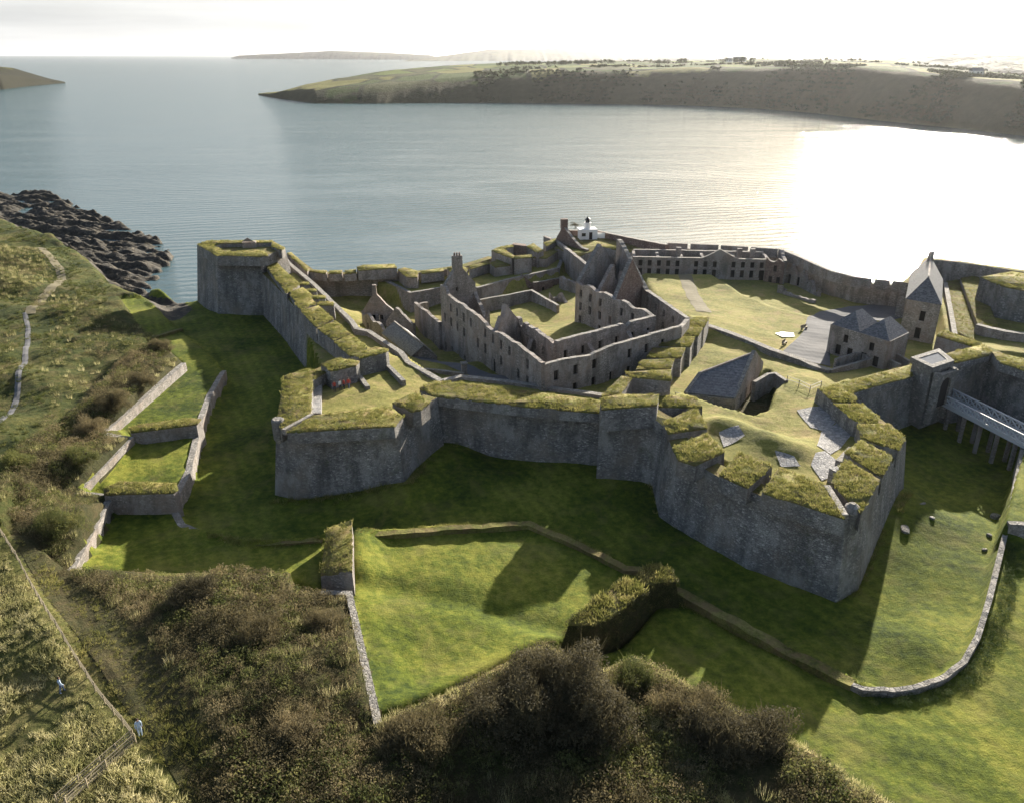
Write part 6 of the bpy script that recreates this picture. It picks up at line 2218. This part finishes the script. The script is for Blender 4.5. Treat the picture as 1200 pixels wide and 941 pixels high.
def ivy_strip(label, pix, width, spacing=0.5, size=(0.2, 0.45), side=0.0):
    p = resample(SL(pix), spacing)
    nor = side_normals(p)
    pos, sc = [], []
    for q, m in zip(p, nor):
        for k in range(3):
            s = rng.uniform(-0.5, 0.5) * width + side
            x, y = q.x + m.x * s, q.y + m.y * s
            pos.append((x, y, 0))
            sc.append(rng.uniform(*size))
    pos = np.array(pos)
    pos[:, 2] = ground(pos[:, 0], pos[:, 1]) + 0.1
    V, F = scatter_mesh(LEAF_FINE, pos, np.array(sc), rng.random(len(sc)) * 6.28)
    return stuff('ivy', V, F, M['ivy'], label, 'ivy')


ivy_strip('low ivy growing along the shaded edge of the ditch on the right', [(780, 684, 2), (800, 697, 2), (880, 744, 2), (960, 788, 2.2), (1012, 810, 2.5)], 1.5, 0.42, (0.22, 0.42), 0.0)
ivy_strip('ivy growing at the foot of the curving ditch wall', [(1012, 812, 2.5), (1075, 810, 2.8), (1110, 796, 3), (1136, 774, 3.2), (1153, 742, 3.4), (1167, 700, 3.7), (1182, 636, 4.3)], 1.6, 0.38, (0.28, 0.55), 0.9)

lt = thing('shrub', S(674, 272, 8.7), 'small dark shrub beside the white lighthouse', 'shrub')
c = S(674, 272, 8.7)
n = 16
pos = rng.normal(0, 0.55, (n, 3)) * [1.2, .8, .8] + [c.x, c.y, 10.6]
V, F = scatter_mesh(LEAF, pos, np.full(n, 0.7), rng.random(n) * 6)
array_mesh('foliage', V, F, M['bushdark'], lt)
mb = MB()
mb.bar((c.x, c.y, 8.5), (c.x, c.y, 10.4), 0.15)
mb.build('stem', M['bark'], lt)

grass_patch('shaggy grass on the shaded bank leading to the curving ditch wall', [(772, 677, 2.8), (880, 733, 2.8), (1000, 797, 3), (1000, 806, 3), (880, 746, 2.8), (772, 687, 2.8)], 0.4, 0.5, 'blade', TUSS)


def base_weeds(label, pix, spacing=0.35):
    p = resample(SL(pix), spacing)
    nor = side_normals(p)
    s_ = rng.normal(0.2, 0.45, len(p))
    x = np.array([q.x + m.x * k for q, m, k in zip(p, nor, s_)])
    y = np.array([q.y + m.y * k for q, m, k in zip(p, nor, s_)])
    keep = fbm2(x, y, 91, 3, 0.35) > -0.15
    x, y = x[keep], y[keep]
    V, F = scatter_mesh(TUSS, np.stack([x, y, ground(x, y)], 1), rng.uniform(0.5, 1.25, len(x)), rng.random(len(x)) * 6.28)
    stuff('weeds', V, F, M['blade'], label, 'weeds')


base_weeds('rank weeds along the foot of the fort walls', [(321, 589, .6), (400, 577, 1.4), (478, 563, 2.4), (513, 517, 2.7), (600, 529, 1.1), (700, 541, 1.4), (756, 543, 2), (779, 609, .4), (880, 651, .3), (993, 699, .3), (1030, 632, 2), (1061, 576, 3.3)])

# ---- loose stones in the ditch
def stone_block(u, v, z, s, label, rz=0.4):
    c = S(u, v, z)
    g = gz(c.x, c.y)
    bm = bmesh.new()
    bmesh.ops.create_icosphere(bm, subdivisions=2, radius=1.0)
    for vv in bm.verts:
        k = 1 + 0.25 * nz(vv.co.x * 1.3 + u, vv.co.y * 1.3, vv.co.z * 1.3)
        x, y, zz = vv.co * k
        x, y, zz = max(-.8, min(.8, x)), max(-.8, min(.8, y)), max(-.75, min(.75, zz))
        vv.co = Vector((x * s[0] * math.cos(rz) - y * s[1] * math.sin(rz) + c.x, x * s[0] * math.sin(rz) + y * s[1] * math.cos(rz) + c.y, zz * s[2] + g + s[2] * 0.3))
    me = bpy.data.meshes.new('fallen_stone')
    bm.to_mesh(me)
    bm.free()
    me.materials.append(M['coping'])
    o = bpy.data.objects.new('fallen_stone', me)
    COL.objects.link(o)
    return tag(o, label, 'stone', 'loose stones in the ditch')


stone_block(1059, 627, 1.6, (0.6, 1.15, 0.3), 'largest pale stone lying in the ditch right of the bastion tip', -0.3)
stone_block(1091, 612, 2.2, (0.35, 0.4, 0.2), 'pale stone in the ditch beyond the largest one')
stone_block(1080, 596, 2.4, (0.6, 0.2, 0.15), 'flat narrow stone in the ditch, farthest from the curving wall')
stone_block(1171, 587, 4.2, (0.7, 0.6, 0.5), 'squared stone block against the curving ditch wall')
stone_block(1163, 614, 3.7, (0.32, 0.4, 0.3), 'pale stone in the middle of the three by the ditch wall')
stone_block(1157, 632, 3.4, (0.4, 0.3, 0.22), 'white stone nearest the camera of the three by the ditch wall')

# ---- fence at the lower left
def rail_fence(label, pix, gap=1.9, h=1.15, name='rail_fence', side=0.0):
    p = resample(SL(pix), gap)
    t = thing(name, (p[0].x, p[0].y, gz(p[0].x, p[0].y)), label, 'fence', 'timber fences of the lower left field')
    nor = side_normals(p)
    tops = []
    for q, m in zip(p, nor):
        x, y = q.x + m.x * side, q.y + m.y * side
        g = gz(x, y)
        tops.append(Vector((x, y, g)))
        mb = MB()
        mb.bar((x, y, g - 0.3), (x, y, g + h), 0.09)
        mb.build('post', M['timber'], t)
    for hh in (0.45, 0.8, 1.1):
        mb = MB()
        for a, b in zip(tops[:-1], tops[1:]):
            mb.bar(a + Vector((0, 0, hh)), b + Vector((0, 0, hh)), 0.045, 0.075)
        mb.build('rail', M['timber'], t)
    return t


rail_fence('timber rail fence running down the left edge to the field corner', [(-14, 604, 7.6), (20, 655, 7), (60, 728, 6.2), (110, 802, 5.6), (157, 866, 5)])
rail_fence('timber rail fence leaving the field corner, upper one of the pair', [(155, 868, 5), (120, 902, 4.6), (70, 950, 4.1)])
rail_fence('timber rail fence leaving the field corner, lower one of the pair', [(160, 872, 5), (127, 906, 4.6), (82, 955, 4.1)])
ribbon('path', [(154, 871, 5), (122, 904, 4.6), (75, 953, 4.1)], 0.7, M['track'], 'narrow trodden strip between the two field fences', 0.07)
ribbon('track', [(30, 640, 6.9), (70, 700, 6.3), (120, 765, 5.8), (170, 840, 5.2), (215, 905, 4.6), (250, 960, 4.2)], 1.5, M['heath'], 'dark sunken track beside the field fence', 0.05)


def wire_fence(label, pix, z, gap=2.2, h=1.1):
    p = resample(SL(pix, z), gap)
    t = thing('rail_fence', (p[0].x, p[0].y, gz(p[0].x, p[0].y)), label, 'fence')
    tops = [Vector((q.x, q.y, gz(q.x, q.y))) for q in p]
    for q in tops:
        mb = MB()
        mb.bar(q + Vector((0, 0, -.3)), q + Vector((0, 0, h)), 0.08)
        mb.build('post', M['iron'], t)
    for hh in (0.55, 1.05):
        mb = MB()
        for a, b in zip(tops[:-1], tops[1:]):
            mb.bar(a + Vector((0, 0, hh)), b + Vector((0, 0, hh)), 0.05)
        mb.build('rail', M['iron'], t)


wire_fence('thin iron rail fence on the grass between the slate house and the bastion', [(922, 447), (936, 452), (949, 458), (962, 453)], 8.9)
wire_fence('thin iron rail fence in front of the low slate house', [(792, 458), (812, 461), (838, 466), (858, 466)], 8.6)
wire_fence('iron rail fence along the edge of the tarred yard', [(977, 384), (973, 400), (971, 418)], 6.0)

# ---- bench and picnic table in the yard
def bench(u, v, z, label, rz):
    c = S(u, v, z)
    g = gz(c.x, c.y) + 0.05
    t = thing('bench', (c.x, c.y, g), label, 'bench', 'benches on the parade ground')
    cs, sn = math.cos(rz), math.sin(rz)

    def pt(x, y, zz):
        return (c.x + x * cs - y * sn, c.y + x * sn + y * cs, g + zz)
    mb = MB()
    mb.box(pt(0, 0, 0.42), (1.8, 0.45, 0.06), rz)
    mb.build('seat', M['timber'], t)
    mb = MB()
    mb.box(pt(0, 0.22, 0.5), (1.8, 0.05, 0.45), rz)
    mb.build('backrest', M['timber'], t)
    for s in (-0.75, 0.75):
        mb = MB()
        mb.box(pt(s, 0, 0), (0.08, 0.42, 0.42), rz)
        mb.build('leg', M['iron'], t)


bench(942, 387, 5.8, 'wooden bench at the bend of the tarred yard', 0.6)
bench(919, 405, 6.3, 'wooden bench at the lower left corner of the tarred yard', 0.9)
bench(812, 319.5, 5.4, 'wooden bench on the far edge of the parade ground', 0.1)

# ================================================================== people
def cloth(name, col):
    return plain(name, col, 0.85, 0.15, 6, 0)


SKIN = cloth('skin', (0.42, 0.26, 0.19))
HAIR = cloth('brown_hair', (0.04, 0.025, 0.018))


def person(u, v, z, label, shirt, trousers, face=0.0, pose='stand', group=None, ground_z=None):
    """one continuous skinned body; hair is a child"""
    c = S(u, v, z)
    g = gz(c.x, c.y) + 0.03 if ground_z is None else ground_z
    J = {'pelvis': (0, 0, .95, .15), 'waist': (0, 0.0, 1.1, .135), 'chest': (0, 0.01, 1.32, .165), 'neck': (0, 0.02, 1.49, .065), 'chin': (0, -0.01, 1.55, .07), 'head': (0, 0, 1.64, .1), 'crown': (0, 0.01, 1.74, .07)}
    B = [('pelvis', 'waist'), ('waist', 'chest'), ('chest', 'neck'), ('neck', 'chin'), ('chin', 'head'), ('head', 'crown')]
    for s, n in ((-1, 'l'), (1, 'r')):
        st = 0.12 if pose == 'walk' else 0.02
        J['hip' + n] = (.1 * s, 0, .9, .11)
        J['knee' + n] = (.11 * s, -st * s * 1.0 - 0.02, .5, .075)
        J['ankle' + n] = (.11 * s, st * s * -1.6 + 0.02, .09, .05)
        J['toe' + n] = (.12 * s, st * s * -1.6 - 0.15, .04, .04)
        J['shoulder' + n] = (.19 * s, 0.01, 1.42, .075)
        J['elbow' + n] = (.25 * s, 0.04 + st * s * 0.8, 1.13, .05)
        J['wrist' + n] = (.24 * s, -0.07 + st * s * 1.4, .9, .036)
        J['hand' + n] = (.235 * s, -0.1 + st * s * 1.5, .8, .035)
        B += [('pelvis', 'hip' + n), ('hip' + n, 'knee' + n), ('knee' + n, 'ankle' + n), ('ankle' + n, 'toe' + n), ('chest', 'shoulder' + n), ('shoulder' + n, 'elbow' + n), ('elbow' + n, 'wrist' + n), ('wrist' + n, 'hand' + n)]
    keys = list(J)
    me = bpy.data.meshes.new('person')
    me.from_pydata([J[k][:3] for k in keys], [(keys.index(a), keys.index(b)) for a, b in B], [])
    o = bpy.data.objects.new('person', me)
    COL.objects.link(o)
    sk = o.modifiers.new('skin', 'SKIN')
    sk.use_smooth_shade = True
    for k, d in zip(keys, me.skin_vertices[0].data):
        r = J[k][3]
        d.radius = (r, r * (0.72 if k in ('chest', 'waist', 'pelvis') else 1))
        d.use_root = (k == 'pelvis')
    ss = o.modifiers.new('sub', 'SUBSURF')
    ss.levels = ss.render_levels = 1
    dg = bpy.context.evaluated_depsgraph_get()
    m2 = bpy.data.meshes.new_from_object(o.evaluated_get(dg))
    m2.name = 'person'
    o.modifiers.clear()
    o.data = m2
    m2.materials.clear()
    for m in (trousers, shirt, SKIN):
        m2.materials.append(m)
    for p in m2.polygons:
        zc, xc = p.center.z, abs(p.center.x)
        p.material_index = 2 if zc > 1.5 or (xc > 0.2 and zc < 0.92 and zc > 0.7) else (1 if zc > 0.93 or xc > 0.2 and zc > 0.9 else 0)
        p.use_smooth = True
    o.location = (c.x, c.y, g)
    o.rotation_euler = (0, 0, face)
    tag(o, label, 'person', group)
    bm = bmesh.new()
    bmesh.ops.create_uvsphere(bm, u_segments=10, v_segments=7, radius=0.118)
    bmesh.ops.delete(bm, geom=[v_ for v_ in bm.verts if v_.co.z < -0.02 and v_.co.y < 0.03], context='VERTS')
    hm = bpy.data.meshes.new('hair')
    bm.to_mesh(hm)
    bm.free()
    hm.materials.append(HAIR)
    h = bpy.data.objects.new('hair', hm)
    h.parent = o
    h.location = (0, 0.015, 1.68)
    COL.objects.link(h)
    return o


RED, WHITEC, DARK, BLUE, PALE = cloth('red_cloth', (0.4, 0.07, 0.05)), cloth('white_cloth', (0.75, 0.75, 0.74)), cloth('dark_cloth', (0.04, 0.042, 0.05)), cloth('denim', (0.09, 0.12, 0.2)), cloth('pale_blue_cloth', (0.45, 0.55, 0.68))
person(165, 862, 5.0, 'person in pale blue clothes standing on the track by the fence corner', PALE, PALE, 0.6)
person(70, 800, 6.0, 'person in a pale top walking through the tussocks on the lower left', PALE, BLUE, 2.2, 'walk')
GP = 'visitors on the middle bastion'
person(392.5, 459, 9.4, 'person in red at the left end of the visitors by the bastion parapet', RED, DARK, 0.2, group=GP)
person(399, 457.5, 9.4, 'person in a white top between the visitors in red', WHITEC, DARK, 0.9, group=GP)
person(403.5, 456.5, 9.4, 'person in red just right of the one in white', RED, DARK, -0.7, group=GP)
person(409, 455, 9.4, 'person in red at the right end of the visitors by the bastion parapet', RED, BLUE, -0.2, 'walk', group=GP)

# ================================================================== far shore: trees, houses, hedges
def headland_point(V, u, frac):
    nrow, ncol = V.shape[:2]
    k = int(np.clip((u - 303) / 2.0, 0, ncol - 1))
    r = int(np.clip(frac * (nrow - 1), 0, nrow - 1))
    return Vector(V[r, k])


FT = [proto_leaves(60, 0.3, s, 1.0, 0.4) for s in range(60, 64)]
DIST = [proto_leaves(26, 0.42, s, 0.9, 0.4) for s in range(70, 74)]
M['fartree'] = leaf_mat('far_tree_leaves', (0.025, 0.032, 0.014), (0.045, 0.052, 0.022), (0.075, 0.075, 0.034), 0.2, 0.05)
pos, sc = [], []
nrow, ncol = HEAD.shape[:2]
for k in range(9000):
    u = rng.uniform(560, 1230)
    fr = rng.random()
    band = fr < 0.5
    p = headland_point(HEAD, u, 0.05 + fr * 0.7)
    nn = fbm2(np.array([p.x]), np.array([p.y]), 77, 4, 0.012)[0]
    if nn < (-0.1 if band else 0.3):
        continue
    pos.append((p.x + rng.uniform(-4, 4), p.y + rng.uniform(-4, 4), p.z + 0.8))
    sc.append(rng.uniform(1.6, 3.6))
V, F = scatter_mesh(DIST, np.array(pos), np.array(sc), rng.random(len(pos)) * 6.28)
stuff('woodland', V, F, M['fartree'], 'dark scrub and woodland on the slope of the far headland', 'woodland')
for i, (u, fr, n) in enumerate(((690, .5, 26), (612, .52, 22), (665, .5, 20), (780, .52, 16), (860, .5, 12))):
    c0 = headland_point(HEAD, u, fr)
    t = thing('tree_clump', c0, ['line of dark trees on the far headland, longest of the clumps', 'dark tree clump on the far headland nearest its open tip', 'dark tree clump between the two left clumps on the far headland', 'small dark tree clump right of the white house on the far headland', 'smallest dark tree clump on the far headland, towards the sun'][i], 'trees', 'tree clumps on the far headland')
    pos = []
    for k in range(n):
        p = headland_point(HEAD, u + rng.uniform(-1.3, 1.3) * n, fr + rng.uniform(-.02, .02))
        pos.append((p.x, p.y, p.z + 3.5))
    V, F = scatter_mesh(FT, np.array(pos), rng.uniform(3, 5.5, n), rng.random(n) * 6)
    array_mesh('crown', V, F, M['fartree'], t)
    mb = MB()
    for q in pos:
        mb.bar((q[0], q[1], q[2] - 5), (q[0], q[1], q[2]), 0.7)
    mb.build('trunk', M['bark'], t)

for i, (u, fr, w_, d_, h_, lab) in enumerate(((862, 0.56, 22, 9, 6, 'white farmhouse on the crest of the far headland'), (850, 0.58, 10, 8, 5, 'small white outbuilding left of the white farmhouse'), (1130, 0.4, 12, 8, 5, 'pale house low on the far slope under the sun'))):
    c = headland_point(HEAD, u, fr)
    t = thing('farmhouse', c, lab, 'house', 'houses on the far headland')
    mb = MB()
    mb.box((c.x, c.y, c.z - 2), (w_, d_, h_ + 2), 0.1)
    mb.build('wall', M['white'], t)
    mb = MB()
    z = c.z + h_
    a = [Vector((c.x + sx * w_ * .52, c.y + sy * d_ * .56, z)) for sx, sy in ((-1, -1), (1, -1), (1, 1), (-1, 1))]
    r0, r1 = Vector((c.x - w_ * .52, c.y, z + 3)), Vector((c.x + w_ * .52, c.y, z + 3))
    mb.quad(a[0], a[1], r1, r0)
    mb.quad(a[2], a[3], r0, r1)
    mb.poly([a[1], a[2], r1])
    mb.poly([a[3], a[0], r0])
    mb.build('roof', M['slate'], t)
    for s in (-.3, 0, .3):
        mb = MB()
        mb.box((c.x + s * w_, c.y - d_ / 2 - .03, c.z + 2), (1.6, .1, 2), 0.1)
        mb.build('window', M['glass'], t)

# ================================================================== air
HAZE = True
if HAZE:
    hm = bpy.data.materials.new('haze_air')
    hm.use_nodes = True
    hn = hm.node_tree
    hn.nodes.clear()
    ho = hn.nodes.new('ShaderNodeOutputMaterial')
    pv = hn.nodes.new('ShaderNodeVolumePrincipled')
    pv.inputs['Color'].default_value = (0.93, 0.95, 1.0, 1)
    pv.inputs['Density'].default_value = 0.00002
    pv.inputs['Anisotropy'].default_value = 0.7
    hn.links.new(pv.outputs[0], ho.inputs['Volume'])
    mb = MB()
    hz = 330.0
    mb.box((0, 0, SEA - 12), (90000, 90000, hz - SEA + 12))
    o = mb.build('haze', hm)
    tag(o, 'thin bright sea haze over the water and the far headlands', 'haze', kind='stuff')
    cy.volume_step_rate = 1.0
    cy.volume_max_steps = 64

# every top-level wall, rampart, fence and house is a thing of its own
for o in scene.objects:
    if o.parent is None and o.type in ('MESH', 'EMPTY') and 'kind' not in o:
        o['kind'] = 'thing'
